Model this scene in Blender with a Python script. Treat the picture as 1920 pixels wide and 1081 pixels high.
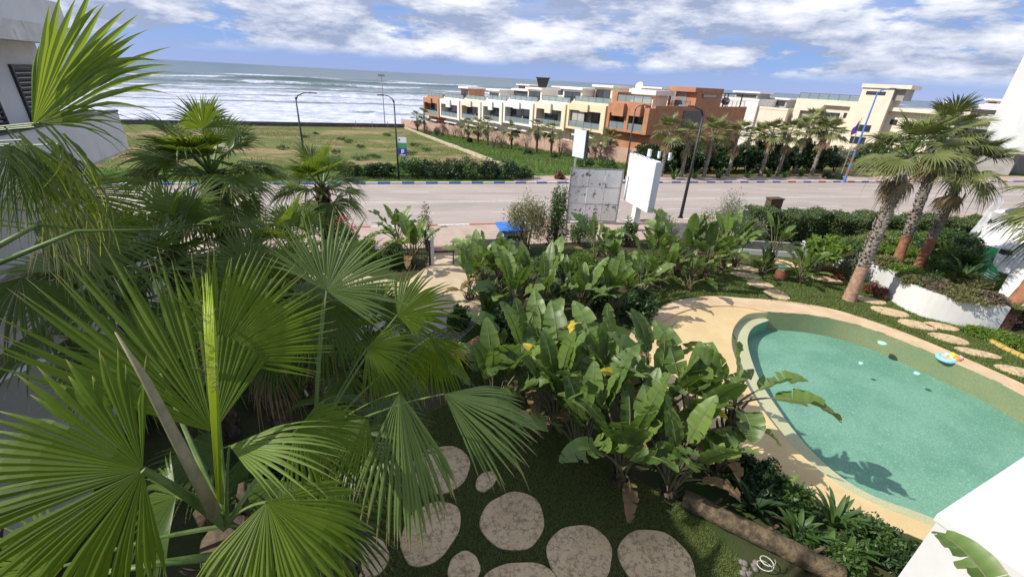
import bpy, bmesh, math, random
import numpy as np
from mathutils import Vector, Matrix
RD = math.radians
rnd = random.Random(11)
nrs = np.random.RandomState(5)
for o in list(bpy.data.objects): bpy.data.objects.remove(o)
scene = bpy.context.scene
COL = scene.collection

# ------------------------------------------------------------------ camera
H = 8.6; FPX = 817.0; PITCH = RD(25.7); ROLL = RD(3.1)
cF = np.array([0, math.cos(PITCH), -math.sin(PITCH)])
cR0 = np.array([1., 0, 0]); cU0 = np.array([0, math.sin(PITCH), math.cos(PITCH)])
cR = cR0*math.cos(ROLL) + cU0*math.sin(ROLL)
cU = -cR0*math.sin(ROLL) + cU0*math.cos(ROLL)
cC = np.array([0, 0, H])
def ray(x, y): return cF + cR*(x-960)/FPX - cU*(y-540.5)/FPX
def g(x, y, z=0.0):                       # photo pixel -> point on the level z
    d = ray(x, y); t = (z-H)/d[2]; return Vector(cC + d*t)
def dp(x, y, depth): return Vector(cC + ray(x, y)*depth)
def hgt(b, tx, ty):                       # height of a pixel standing above ground point b
    d = ray(tx, ty); t = math.hypot(b[0], b[1])/math.hypot(d[0], d[1]); return (cC + d*t)[2]
cam = bpy.data.cameras.new('camera'); camo = bpy.data.objects.new('camera', cam); COL.objects.link(camo)
cam.sensor_width = 36; cam.lens = FPX/1920*36; cam.clip_end = 60000; cam.clip_start = .05
M = Matrix(((cR[0], cU[0], -cF[0], 0), (cR[1], cU[1], -cF[1], 0), (cR[2], cU[2], -cF[2], H), (0, 0, 0, 1)))
camo.matrix_world = M
scene.camera = camo
scene.render.resolution_x = 1024; scene.render.resolution_y = 576

# ------------------------------------------------------------------ sky, sun, exposure
SUN_EL = RD(41); SUN_TO = Vector((.985, .17, 0)).normalized()       # shadows fall this way
sun = bpy.data.lights.new('sun', 'SUN'); suno = bpy.data.objects.new('sun', sun); COL.objects.link(suno)
sun.energy = 4.5; sun.angle = RD(.5); sun.color = (1, .95, .86)
sdir = Vector((SUN_TO.x*math.cos(SUN_EL), SUN_TO.y*math.cos(SUN_EL), -math.sin(SUN_EL)))
suno.rotation_euler = sdir.to_track_quat('-Z', 'Y').to_euler()
suno.location = (-40, -10, 60)
world = bpy.data.worlds.new('World'); scene.world = world; world.use_nodes = True
def build_world():
    nt = world.node_tree; N = nt.nodes; L = nt.links; N.clear()
    out = N.new('ShaderNodeOutputWorld'); bg = N.new('ShaderNodeBackground')
    sky = N.new('ShaderNodeTexSky'); sky.sky_type = 'NISHITA'; sky.sun_disc = False
    sky.sun_elevation = SUN_EL
    sky.sun_rotation = math.atan2(-SUN_TO.x, -SUN_TO.y)
    sky.air_density = 1.0; sky.dust_density = 0.0; sky.ozone_density = 1.0
    tc = N.new('ShaderNodeTexCoord'); sp = N.new('ShaderNodeSeparateXYZ')
    L.new(tc.outputs['Generated'], sp.inputs[0])
    def math_(op, a, b=None, clamp=False):
        n = N.new('ShaderNodeMath'); n.operation = op; n.use_clamp = clamp
        for i, v in enumerate((a, b)):
            if v is None: continue
            if isinstance(v, (int, float)): n.inputs[i].default_value = v
            else: L.new(v, n.inputs[i])
        return n.outputs[0]
    def layer(dz, sc, zs, detail, rough, seed):
        cb = N.new('ShaderNodeCombineXYZ'); L.new(sp.outputs[0], cb.inputs[0]); L.new(sp.outputs[1], cb.inputs[1])
        L.new(math_('MULTIPLY', math_('ADD', sp.outputs[2], dz), zs), cb.inputs[2])
        ad = N.new('ShaderNodeVectorMath'); ad.operation = 'ADD'; ad.inputs[1].default_value = (seed, seed*.7, seed*1.3); L.new(cb.outputs[0], ad.inputs[0])
        no = N.new('ShaderNodeTexNoise'); no.inputs['Scale'].default_value = sc
        no.inputs['Detail'].default_value = detail; no.inputs['Roughness'].default_value = rough
        L.new(ad.outputs[0], no.inputs['Vector']); return no.outputs[0]
    def ramp(v, a, b, c0=0., c1=1.):
        m = N.new('ShaderNodeMapRange'); m.interpolation_type = 'SMOOTHSTEP'
        m.inputs[1].default_value = a; m.inputs[2].default_value = b; m.inputs[3].default_value = c0; m.inputs[4].default_value = c1
        L.new(v, m.inputs[0]); return m.outputs[0]
    # heaped clouds low over the sea
    SEED = 20.9
    d1 = layer(0, 4.2, 3.4, 10, .62, SEED); d2 = layer(.03, 4.2, 3.4, 10, .62, SEED)
    cov = ramp(d1, .42, .50)
    cov = math_('MULTIPLY', cov, ramp(sp.outputs[2], .016, .042))
    lit = math_('ADD', math_('MULTIPLY', math_('SUBTRACT', d1, d2), 4.6), .36, True)
    # thin grey layer higher up
    s1 = layer(0, 2.2, 6.5, 7, .6, 9.4)
    cov2 = math_('MULTIPLY', ramp(s1, .38, .6), ramp(sp.outputs[2], .05, .12, 0, .8))
    def mixc(f, a, b):
        m = N.new('ShaderNodeMix'); m.data_type = 'RGBA'
        if isinstance(f, float): m.inputs[0].default_value = f
        else: L.new(f, m.inputs[0])
        for i, v in ((6, a), (7, b)):
            if isinstance(v, tuple): m.inputs[i].default_value = (*v, 1)
            else: L.new(v, m.inputs[i])
        return m.outputs[2]
    c_low = mixc(lit, (2.9, 3.5, 5.1), (8.0, 8.2, 8.9))
    c_hi = mixc(ramp(s1, .5, .75), (4.0, 4.7, 6.6), (2.9, 3.6, 5.3))
    skyc = mixc(.78, sky.outputs[0], (1.1, 2.5, 6.6))
    c = mixc(cov2, skyc, c_hi); c = mixc(cov, c, c_low)
    L.new(c, bg.inputs[0]); bg.inputs[1].default_value = .1
    L.new(bg.outputs[0], out.inputs[0])
build_world()
vs = scene.view_settings; vs.view_transform = 'Standard'; vs.look = 'None'; vs.exposure = .34; vs.gamma = 1; vs.use_curve_mapping = False
scene.render.engine = 'CYCLES'
scene.cycles.max_bounces = 8; scene.cycles.transparent_max_bounces = 12
scene.cycles.caustics_reflective = False; scene.cycles.caustics_refractive = False

# ------------------------------------------------------------------ materials
MATS = {}
class NB:
    def __init__(s, name):
        s.m = bpy.data.materials.new(name); s.m.use_nodes = True; s.N = s.m.node_tree.nodes; s.L = s.m.node_tree.links
        s.N.clear(); s.out = s.N.new('ShaderNodeOutputMaterial'); MATS[name] = s.m
    def n(s, t, **k):
        n = s.N.new('ShaderNode'+t)
        for a, v in k.items(): setattr(n, a, v)
        return n
    def link(s, a, b): s.L.new(a, b)
    def obj(s): return s.n('TexCoord').outputs['Object']
    def geo(s): return s.n('NewGeometry').outputs['Position']
    def noise(s, vec, scale, detail=4, rough=.55, sc=None):
        if sc:
            mp = s.n('Mapping'); mp.inputs['Scale'].default_value = sc; s.link(vec, mp.inputs[0]); vec = mp.outputs[0]
        n = s.n('TexNoise'); n.inputs['Scale'].default_value = scale; n.inputs['Detail'].default_value = detail; n.inputs['Roughness'].default_value = rough
        s.link(vec, n.inputs['Vector']); return n.outputs[0]
    def rng(s, v, a, b, c=0., d=1.):
        m = s.n('MapRange'); m.interpolation_type = 'SMOOTHSTEP'
        for i, x in enumerate((a, b, c, d)): m.inputs[i+1].default_value = x
        s.link(v, m.inputs[0]); return m.outputs[0]
    def mix(s, f, a, b, mode='MIX'):
        m = s.n('Mix'); m.data_type = 'RGBA'; m.blend_type = mode
        if isinstance(f, (int, float)): m.inputs[0].default_value = f
        else: s.link(f, m.inputs[0])
        for i, v in ((6, a), (7, b)):
            if isinstance(v, tuple): m.inputs[i].default_value = (*v[:3], 1)
            else: s.link(v, m.inputs[i])
        return m.outputs[2]
    def math(s, op, a, b, clamp=False):
        n = s.n('Math'); n.operation = op; n.use_clamp = clamp
        for i, v in enumerate((a, b)):
            if isinstance(v, (int, float)): n.inputs[i].default_value = v
            else: s.link(v, n.inputs[i])
        return n.outputs[0]
    def attr(s, name):
        a = s.n('Attribute'); a.attribute_name = name; return a.outputs['Fac']
    def bump(s, h, strength=.3, dist=.02):
        b = s.n('Bump'); b.inputs['Strength'].default_value = strength; b.inputs['Distance'].default_value = dist
        s.link(h, b.inputs['Height']); return b.outputs[0]
    def pbsdf(s, col, rough=.7, bump=None, spec=.4, metal=0):
        p = s.n('BsdfPrincipled')
        if isinstance(col, tuple): p.inputs['Base Color'].default_value = (*col[:3], 1)
        else: s.link(col, p.inputs['Base Color'])
        if isinstance(rough, (int, float)): p.inputs['Roughness'].default_value = rough
        else: s.link(rough, p.inputs['Roughness'])
        p.inputs['Specular IOR Level'].default_value = spec; p.inputs['Metallic'].default_value = metal
        if bump is not None: s.link(bump, p.inputs['Normal'])
        return p.outputs[0]
    def done(s, sh): s.link(sh, s.out.inputs[0]); return s.m
def plain(name, a, b=None, scale=3, rough=.7, bump=.15, bscale=40, dist=.01, metal=0, spec=.4, world=False, stain=None):
    n = NB(name); v = n.geo() if world else n.obj()
    b = b or tuple(x*.8 for x in a)
    c = n.mix(n.rng(n.noise(v, scale, 6, .6), .35, .65), a, b)
    if stain: c = n.mix(n.rng(n.noise(v, stain[1], 5, .65, (1, 1, .25)), .56, .7, 0, stain[2]), c, stain[0])
    bp = n.bump(n.noise(v, bscale, 4), bump, dist) if bump else None
    return n.done(n.pbsdf(c, rough, bp, spec, metal))
def leafmat(name, a, b, tip=(.45, .36, .14), transl=.35, rough=.42, spec=.5, tcol=None, tipk=1.0):
    n = NB(name); oi = n.n('ObjectInfo').outputs['Random']
    f = n.math('ADD', n.math('MULTIPLY', n.attr('var'), .5), n.math('MULTIPLY', oi, .5))
    c = n.mix(f, a, b)
    c = n.mix(n.math('MULTIPLY', n.attr('tip'), tipk), c, tip)
    bp = n.bump(n.noise(n.obj(), 60, 2), .12, .004)
    p = n.pbsdf(c, rough, bp, spec)
    t = n.n('BsdfTranslucent')
    n.link(n.mix(.55, c, tcol or tuple(min(1, x*2.2) for x in b), 'MIX'), t.inputs[0])
    ms = n.n('MixShader'); ms.inputs[0].default_value = transl
    n.link(p, ms.inputs[1]); n.link(t.outputs[0], ms.inputs[2])
    return n.done(ms.outputs[0])
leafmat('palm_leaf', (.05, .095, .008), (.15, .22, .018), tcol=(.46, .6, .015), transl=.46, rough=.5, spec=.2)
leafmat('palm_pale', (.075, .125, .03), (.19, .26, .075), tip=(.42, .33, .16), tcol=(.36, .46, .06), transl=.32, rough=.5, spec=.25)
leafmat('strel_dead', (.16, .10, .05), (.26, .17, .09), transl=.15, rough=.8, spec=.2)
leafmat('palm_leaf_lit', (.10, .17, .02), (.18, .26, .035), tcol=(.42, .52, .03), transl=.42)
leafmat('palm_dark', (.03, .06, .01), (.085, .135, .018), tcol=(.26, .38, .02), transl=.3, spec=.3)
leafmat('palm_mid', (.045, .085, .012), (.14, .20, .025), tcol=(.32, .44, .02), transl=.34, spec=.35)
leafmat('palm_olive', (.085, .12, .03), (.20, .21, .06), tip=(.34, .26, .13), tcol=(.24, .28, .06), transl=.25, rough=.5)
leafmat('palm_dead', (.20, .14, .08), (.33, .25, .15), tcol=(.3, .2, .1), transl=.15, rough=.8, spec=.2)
leafmat('spear_leaf', (.34, .48, .02), (.5, .6, .05), tcol=(.5, .6, .05), transl=.4)
leafmat('strel_leaf', (.03, .07, .016), (.17, .255, .055), tip=(.2, .15, .05), tcol=(.3, .48, .05), transl=.26, rough=.44, spec=.45)
leafmat('strel_yellow', (.5, .38, .03), (.62, .5, .05), tip=(.3, .2, .05), tcol=(.7, .6, .05), transl=.3)
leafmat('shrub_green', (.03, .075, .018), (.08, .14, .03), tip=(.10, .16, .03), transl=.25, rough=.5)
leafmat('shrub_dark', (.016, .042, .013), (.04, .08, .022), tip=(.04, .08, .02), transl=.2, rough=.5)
leafmat('shrub_bright', (.07, .14, .02), (.17, .26, .035), tip=(.2, .28, .04), tcol=(.4, .5, .06), transl=.35, rough=.5)
leafmat('shrub_olive', (.08, .10, .03), (.20, .19, .075), tip=(.22, .2, .08), transl=.25, rough=.6)
leafmat('shrub_grey', (.10, .13, .07), (.22, .23, .14), tip=(.2, .22, .13), transl=.2, rough=.6)
leafmat('shrub_brown', (.10, .075, .055), (.20, .15, .11), tip=(.16, .12, .1), transl=.1, rough=.8, spec=.2)
leafmat('red_plant', (.10, .03, .025), (.22, .09, .05), tip=(.2, .1, .06), transl=.25, rough=.5)
leafmat('pink_flower', (.62, .06, .10), (.75, .14, .18), tip=(.8, .2, .2), tcol=(.8, .2, .2), transl=.3, rough=.6)
leafmat('hedge_leaf', (.05, .085, .025), (.13, .175, .06), tip=(.1, .15, .05), transl=.22, rough=.5)
leafmat('lawn_blade', (.075, .13, .022), (.17, .235, .05), tip=(.2, .24, .08), tcol=(.26, .36, .05), transl=.3, rough=.6)
leafmat('grass_blade', (.035, .085, .015), (.10, .18, .03), tip=(.14, .18, .05), tcol=(.2, .32, .04), transl=.3, rough=.6)
leafmat('grass_dry', (.10, .12, .035), (.24, .23, .085), tip=(.3, .26, .12), tcol=(.3, .3, .1), transl=.25, rough=.7)
plain('petiole', (.07, .125, .022), (.12, .17, .04), 8, .5)
plain('petiole_dry', (.17, .165, .075), (.27, .22, .12), 8, .6)
plain('strel_stem', (.10, .11, .05), (.17, .15, .08), 6, .6)
plain('bark_grey', (.30, .26, .22), (.17, .145, .12), 9, .9, .5, 30, .03)
plain('bark_brown', (.12, .085, .055), (.05, .035, .025), 9, .9, .5, 30, .03)
plain('bark_rust', (.33, .15, .085), (.22, .09, .05), 5, .8, .35, 24, .02)
plain('bark_tan', (.40, .26, .18), (.27, .16, .11), 5, .8, .35, 24, .02)
plain('wood_log', (.16, .115, .065), (.05, .04, .026), 5, .9, .9, 14, .06)
plain('white_paint', (.66, .66, .65), (.60, .595, .58), 1.2, .65, .12, 60, .006, stain=((.44, .43, .40), 1.1, .45))
plain('white_stained', (.72, .71, .68), (.55, .53, .49), 1.5, .75, .15, 50, .006, stain=((.22, .2, .17), 2.5, .7))
plain('house_cream', (.74, .66, .53), (.68, .60, .48), 1.2, .8, .1, 30, stain=((.5, .44, .36), .9, .4))
plain('house_white', (.76, .74, .70), (.70, .67, .62), 1.2, .8, .1, 30, stain=((.5, .47, .42), .9, .4))
plain('house_yellow', (.72, .61, .41), (.66, .56, .37), 1.2, .8, .1, 30)
plain('house_orange', (.46, .215, .115), (.38, .175, .095), 1.2, .85, .1, 30, stain=((.3, .14, .08), .8, .4))
plain('house_grey', (.36, .34, .32), (.30, .28, .27), 1.2, .8, .1, 30)
plain('house_dark', (.07, .055, .05), (.05, .04, .038), 2, .6, .1, 30)
plain('stone_clad', (.22, .19, .17), (.10, .09, .085), 5, .9, .6, 8, .05)
plain('pink_wall', (.52, .34, .27), (.42, .27, .21), .6, .85, .15, 20, stain=((.25, .17, .13), .8, .6))
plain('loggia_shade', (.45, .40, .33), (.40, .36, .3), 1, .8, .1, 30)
plain('dark_metal', (.035, .035, .038), (.05, .05, .05), 6, .45, 0, metal=.3)
plain('grey_metal', (.30, .31, .32), (.24, .25, .26), 6, .45, 0, metal=.3)
plain('steel', (.6, .6, .6), (.5, .5, .5), 6, .35, 0, metal=.6)
plain('sheet_white', (.83, .83, .84), (.80, .80, .81), 2, .4, 0)
plain('sheet_blue', (.62, .68, .74), (.56, .62, .69), 2, .45, 0)
plain('plastic_blue', (.03, .19, .72), (.02, .15, .6), 2, .4, 0)
plain('booth_grey', (.42, .42, .38), (.36, .36, .33), 2, .7, 0)
plain('beige_panel', (.36, .33, .27), (.31, .28, .23), 2, .7, .1, 30)
plain('kerb_blue', (.06, .13, .42), (.10, .17, .42), 5, .8, .2, 30)
plain('kerb_white', (.66, .65, .62), (.52, .5, .47), 5, .8, .2, 30)
plain('kerb_red', (.45, .09, .06), (.42, .14, .1), 5, .8, .2, 30)
plain('pavement_pink', (.44, .335, .27), (.37, .285, .235), 1.1, .85, .2, 30, world=True)
plain('sand_path', (.55, .44, .29), (.46, .36, .24), 1.5, .9, .25, 40, world=True)
plain('path_grey', (.36, .32, .28), (.28, .25, .22), 1.5, .9, .25, 40, world=True)
plain('road_paint', (.62, .60, .57), (.46, .44, .42), 3, .75, .1, 40, world=True)
plain('seawall', (.11, .105, .10), (.07, .065, .06), 1, .9, .3, 10, .05, world=True)
plain('low_wall', (.46, .40, .29), (.36, .32, .22), .8, .85, .2, 20, .02, world=True)
plain('terracotta', (.24, .08, .045), (.15, .055, .035), 5, .7, .2, 30)
plain('pot_soil', (.10, .30, .20), (.07, .22, .15), 8, .8, .4, 30)
plain('green_net', (.02, .32, .10), (.015, .22, .07), 4, .7, .4, 14, .04)
plain('yellow_stone', (.58, .40, .12), (.48, .33, .1), 6, .85, .3, 25)
plain('bench_wood', (.30, .13, .06), (.20, .085, .04), 8, .6, .25, 40)
plain('toy_blue', (.25, .55, .75), (.3, .62, .8), 4, .25, 0)
plain('toy_yellow', (.85, .65, .08), (.85, .6, .05), 4, .25, 0)
plain('toy_orange', (.85, .3, .06), (.8, .25, .05), 4, .25, 0)
plain('toy_pink', (.75, .45, .5), (.75, .4, .45), 4, .25, 0)
plain('toy_mint', (.45, .72, .62), (.4, .7, .6), 4, .25, 0)
plain('flag_purple', (.12, .05, .32), (.10, .04, .28), 4, .6, 0)
plain('sign_green', (.08, .33, .12), (.06, .28, .1), 4, .5, 0)
plain('sign_blue', (.03, .07, .32), (.03, .06, .28), 4, .5, 0)
plain('lamp_blue', (.06, .17, .5), (.1, .2, .5), 4, .45, 0)
plain('lamp_rust', (.3, .12, .08), (.25, .1, .07), 4, .6, 0)
plain('coping', (.62, .46, .295), (.53, .385, .24), 1.3, .75, .15, 30, .006, world=True)
plain('plank_dark', (.06, .05, .045), (.05, .04, .04), 2, .6, .1, 30)
plain('rope', (.6, .58, .52), (.5, .48, .42), 2, .8, 0)

def glassmat(name, col, rough=.06):
    n = NB(name); return n.done(n.pbsdf(col, rough, None, .8))
glassmat('window_glass', (.035, .045, .055))
n = NB('rail_glass'); gl = n.pbsdf((.32, .38, .40), .08, None, .6); tr = n.n('BsdfTransparent'); tr.inputs[0].default_value = (.8, .88, .88, 1)
ms = n.n('MixShader'); ms.inputs[0].default_value = .5; n.link(tr.outputs[0], ms.inputs[1]); n.link(gl, ms.inputs[2]); n.done(ms.outputs[0])

def mk_ground():
    n = NB('garden_ground'); v = n.geo()
    f1 = n.rng(n.noise(v, .55, 6, .6), .42, .6); f2 = n.rng(n.noise(v, 9, 5, .65), .4, .62)
    c = n.mix(f1, (.045, .065, .018), (.075, .055, .035)); c = n.mix(n.math('MULTIPLY', f2, .6), c, (.035, .06, .018))
    n.done(n.pbsdf(c, .95, n.bump(n.noise(v, 30, 6), .6, .05), .2))
    n = NB('field_ground'); v = n.geo()
    f1 = n.rng(n.noise(v, .085, 7, .62, (1, 1.8, 1)), .40, .53); f2 = n.rng(n.noise(v, .9, 6, .7), .43, .62)
    c = n.mix(f1, (.32, .215, .125), (.125, .15, .04)); c = n.mix(n.math('MULTIPLY', f2, .55), c, (.085, .115, .03))
    c = n.mix(n.rng(n.noise(v, .2, 4, .6, (1, .5, 1)), .58, .72, 0, .6), c, (.37, .26, .165))
    n.done(n.pbsdf(c, .95, n.bump(n.noise(v, 3, 8, .7), .7, .25), .15))
    n = NB('verge_green'); v = n.geo()
    f2 = n.rng(n.noise(v, .7, 7, .7), .4, .62); c = n.mix(f2, (.06, .13, .02), (.13, .2, .04))
    n.done(n.pbsdf(c, .95, n.bump(n.noise(v, 4, 8, .7), .8, .25), .15))
    n = NB('asphalt'); v = n.geo()
    c = n.mix(n.rng(n.noise(v, .22, 6, .6, (.35, 2.2, 1)), .35, .65), (.42, .355, .315), (.36, .305, .27))
    c = n.mix(n.rng(n.noise(v, 25, 3), .3, .7, 0, .35), c, (.24, .21, .2))
    c = n.mix(n.rng(n.noise(v, .6, 7, .7), .60, .72, 0, .5), c, (.42, .35, .31))
    mp = n.n('Mapping'); mp.vector_type = 'TEXTURE'; mp.inputs['Rotation'].default_value = (0, 0, math.radians(14.83)); n.link(v, mp.inputs[0])
    c = n.mix(n.rng(n.noise(mp.outputs[0], 1.0, 6, .6, (.03, 1.1, 1)), .5, .68, 0, .4), c, (.20, .175, .165))
    c = n.mix(n.rng(n.noise(mp.outputs[0], 1.0, 4, .5, (.12, .25, 1)), .60, .63, 0, .3), c, (.24, .21, .2))
    n.done(n.pbsdf(c, .9, n.bump(n.noise(v, 60, 3), .3, .01), .3))
    n = NB('stepping_stone'); v = n.geo()
    vo = n.n('TexVoronoi'); vo.feature = 'DISTANCE_TO_EDGE'; vo.inputs['Scale'].default_value = 6
    wv = n.n('Mapping'); n.link(v, wv.inputs[0])
    nz = n.n('TexNoise'); nz.inputs['Scale'].default_value = 5; nz.inputs['Detail'].default_value = 5; n.link(v, nz.inputs['Vector'])
    ad = n.n('VectorMath'); ad.operation = 'MULTIPLY_ADD'; ad.inputs[1].default_value = (.35, .35, .35); n.link(nz.outputs['Color'], ad.inputs[0]); n.link(v, ad.inputs[2])
    n.link(ad.outputs[0], vo.inputs['Vector'])
    vein = n.rng(vo.outputs['Distance'], .01, .12, 1, 0)
    patch = n.rng(n.noise(v, 3.0, 6, .6), .36, .6)
    c = n.mix(n.rng(n.noise(v, 1.2, 4), .35, .65), (.62, .475, .29), (.55, .41, .245))
    c = n.mix(n.math('MULTIPLY', n.math('MULTIPLY', vein, patch), .7), c, (.27, .19, .11))
    c = n.mix(n.rng(n.noise(v, 9, 7, .75), .53, .58, 0, .8), c, (.25, .185, .12))
    c = n.mix(n.rng(n.noise(v, 2.1, 6, .7), .6, .72, 0, .55), c, (.20, .15, .11))
    n.done(n.pbsdf(c, .85, n.bump(n.noise(v, 24, 5), .35, .012), .3))
    n = NB('pool_beach'); v = n.geo()
    c = n.mix(n.rng(n.noise(v, 1.1, 4), .35, .65), (.56, .42, .22), (.62, .48, .26)); c = n.mix(n.rng(n.noise(v, 55, 2), .45, .7, 0, .5), c, (.40, .29, .15))
    n.done(n.pbsdf(c, .8, n.bump(n.noise(v, 60, 3), .3, .006), .3))
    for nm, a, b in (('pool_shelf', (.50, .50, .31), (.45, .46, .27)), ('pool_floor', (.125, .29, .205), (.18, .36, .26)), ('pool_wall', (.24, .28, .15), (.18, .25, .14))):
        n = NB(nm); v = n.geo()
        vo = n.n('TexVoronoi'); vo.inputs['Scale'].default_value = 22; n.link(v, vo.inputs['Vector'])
        c = n.mix(n.rng(n.noise(v, .7, 4), .35, .65), a, b); c = n.mix(n.math('MULTIPLY', vo.outputs['Distance'], .5, True), c, tuple(x*.5 for x in a)); c = n.mix(n.rng(n.noise(v, 24, 4, .75), .57, .64, 0, .75 if nm == 'pool_floor' else .25), c, tuple(min(.8, x*1.8+.06) for x in a))  # voronoi mosaic tone; pale noise flecks paint caustic sparkle into the colour
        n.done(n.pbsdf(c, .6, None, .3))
    n = NB('pool_water'); v = n.geo()
    h = n.math('ADD', n.noise(v, 11, 3, .6), n.math('MULTIPLY', n.noise(v, 26, 2, .5), .5))
    bp = n.bump(h, .8, .08)
    tr = n.n('BsdfTransparent'); tr.inputs[0].default_value = (.66, .93, .83, 1)
    gs = n.n('BsdfGlossy'); gs.inputs['Roughness'].default_value = .07; gs.inputs[0].default_value = (1, 1, 1, 1); n.link(bp, gs.inputs['Normal'])
    fr = n.n('Fresnel'); fr.inputs[0].default_value = 1.45; n.link(bp, fr.inputs['Normal'])
    ms = n.n('MixShader'); n.link(n.math('MULTIPLY', fr.outputs[0], 1.0, True), ms.inputs[0]); n.link(tr.outputs[0], ms.inputs[1]); n.link(gs.outputs[0], ms.inputs[2]); n.done(ms.outputs[0])
    n = NB('sea_water'); v = n.geo()
    fo = n.attr('foam')
    n1 = n.noise(v, .045, 9, .72, (1, 1, 1)); n2 = n.noise(v, .22, 7, .75)
    f = n.math('ADD', fo, n.math('SUBTRACT', n.math('ADD', n.math('MULTIPLY', n1, 1.1), n.math('MULTIPLY', n2, .5)), .80))
    f = n.rng(f, .30, .74)
    far = n.attr('far')
    c = n.mix(far, (.085, .125, .125), (.05, .10, .125))
    c = n.mix(f, c, n.mix(n.rng(n2, .35, .65), (.36, .38, .48), (.60, .62, .70)))
    rg = n.math('ADD', n.math('MULTIPLY', f, .6), .3)
    n.done(n.pbsdf(c, rg, n.bump(n.noise(v, .5, 6, .65), .5, .6), .35))
    n = NB('billboard_sheet'); v = n.obj()
    c = n.mix(n.rng(n.noise(v, .9, 5), .35, .65), (.66, .66, .66), (.56, .56, .56))
    c = n.mix(n.rng(n.noise(v, 2.6, 7, .72), .575, .59), c, (.15, .155, .17))
    c = n.mix(n.rng(n.noise(v, 3, 5, .6, (1, 1, .08)), .62, .75, 0, .5), c, (.33, .22, .13))
    n.done(n.pbsdf(c, .6, None, .3))
mk_ground()
# ------------------------------------------------------------------ mesh helpers
def link(o): COL.objects.link(o); return o
class MB:
    def __init__(s): s.v = []; s.f = []; s.m = []; s.var = []; s.tip = []
    def add(s, vs, fs, mi=0, var=None, tip=None):
        b = len(s.v); s.v += [tuple(p) for p in vs]
        s.var += list(var) if var is not None else [0.5]*len(vs)
        s.tip += list(tip) if tip is not None else [0.0]*len(vs)
        for f in fs: s.f.append([b+i for i in f]); s.m.append(mi)
    def box(s, x0, x1, y0, y1, z0, z1, fr=None, mi=0):
        p = [(x0, y0, z0), (x1, y0, z0), (x1, y1, z0), (x0, y1, z0), (x0, y0, z1), (x1, y0, z1), (x1, y1, z1), (x0, y1, z1)]
        if fr: p = [fr(*q) for q in p]
        s.add(p, [(0, 3, 2, 1), (4, 5, 6, 7), (0, 1, 5, 4), (1, 2, 6, 5), (2, 3, 7, 6), (3, 0, 4, 7)], mi)
    def hexa(s, b4, t4, mi=0):
        s.add(list(b4)+list(t4), [(0, 3, 2, 1), (4, 5, 6, 7), (0, 1, 5, 4), (1, 2, 6, 5), (2, 3, 7, 6), (3, 0, 4, 7)], mi)
    def tube(s, pts, rad, n=8, mi=0, cap=True, flat=1.0, closed=False):
        pts = [Vector(p) for p in pts]; k = len(pts)
        if isinstance(rad, (int, float)): rad = [rad]*k
        vs = []
        up0 = None
        for i, p in enumerate(pts):
            if closed: t = pts[(i+1) % k]-pts[i-1]
            else: t = pts[min(i+1, k-1)]-pts[max(i-1, 0)]
            t.normalize()
            ref = up0 if up0 is not None else (Vector((0, 0, 1)) if abs(t.z) < .9 else Vector((1, 0, 0)))
            a = t.cross(ref); 
            if a.length < 1e-4: a = t.cross(Vector((0, 1, 0)))
            a.normalize(); b = a.cross(t); up0 = b
            for j in range(n):
                q = 2*math.pi*j/n; vs.append(p + a*math.cos(q)*rad[i] + b*math.sin(q)*rad[i]*flat)
        fs = []
        for i in range(k if closed else k-1):
            i2 = (i+1) % k
            for j in range(n): fs.append((i*n+j, i*n+(j+1) % n, i2*n+(j+1) % n, i2*n+j))
        if cap and not closed: fs.append(tuple(reversed(range(n)))); fs.append(tuple(range((k-1)*n, k*n)))
        s.add(vs, fs, mi)
    def prism(s, poly, z0, z1, mi=0, bev=0):
        n = len(poly)
        lo = [(p[0], p[1], z0) for p in poly]; hi = [(p[0], p[1], z1) for p in poly]
        s.add(lo+hi, [tuple(range(n, 2*n))]+[(i, (i+1) % n, n+(i+1) % n, n+i) for i in range(n)], mi)
    def build(s, name, mats, parent=None, smooth=False):
        if isinstance(mats, str): mats = [mats]
        me = bpy.data.meshes.new(name)
        off = parent.location if parent is not None else Vector((0, 0, 0))
        if parent is not None and parent.parent is not None: off = off + parent.parent.location
        me.from_pydata([(p[0]-off.x, p[1]-off.y, p[2]-off.z) for p in s.v], [], s.f)
        for m in mats: me.materials.append(MATS[m])
        if len(mats) > 1: me.polygons.foreach_set('material_index', s.m)
        if smooth: me.polygons.foreach_set('use_smooth', [True]*len(s.f))
        for an, dat in (('var', s.var), ('tip', s.tip)):
            a = me.attributes.new(an, 'FLOAT', 'POINT'); a.data.foreach_set('value', dat)
        me.update()
        o = bpy.data.objects.new(name, me); link(o)
        if parent is not None: o.parent = parent
        return o
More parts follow.
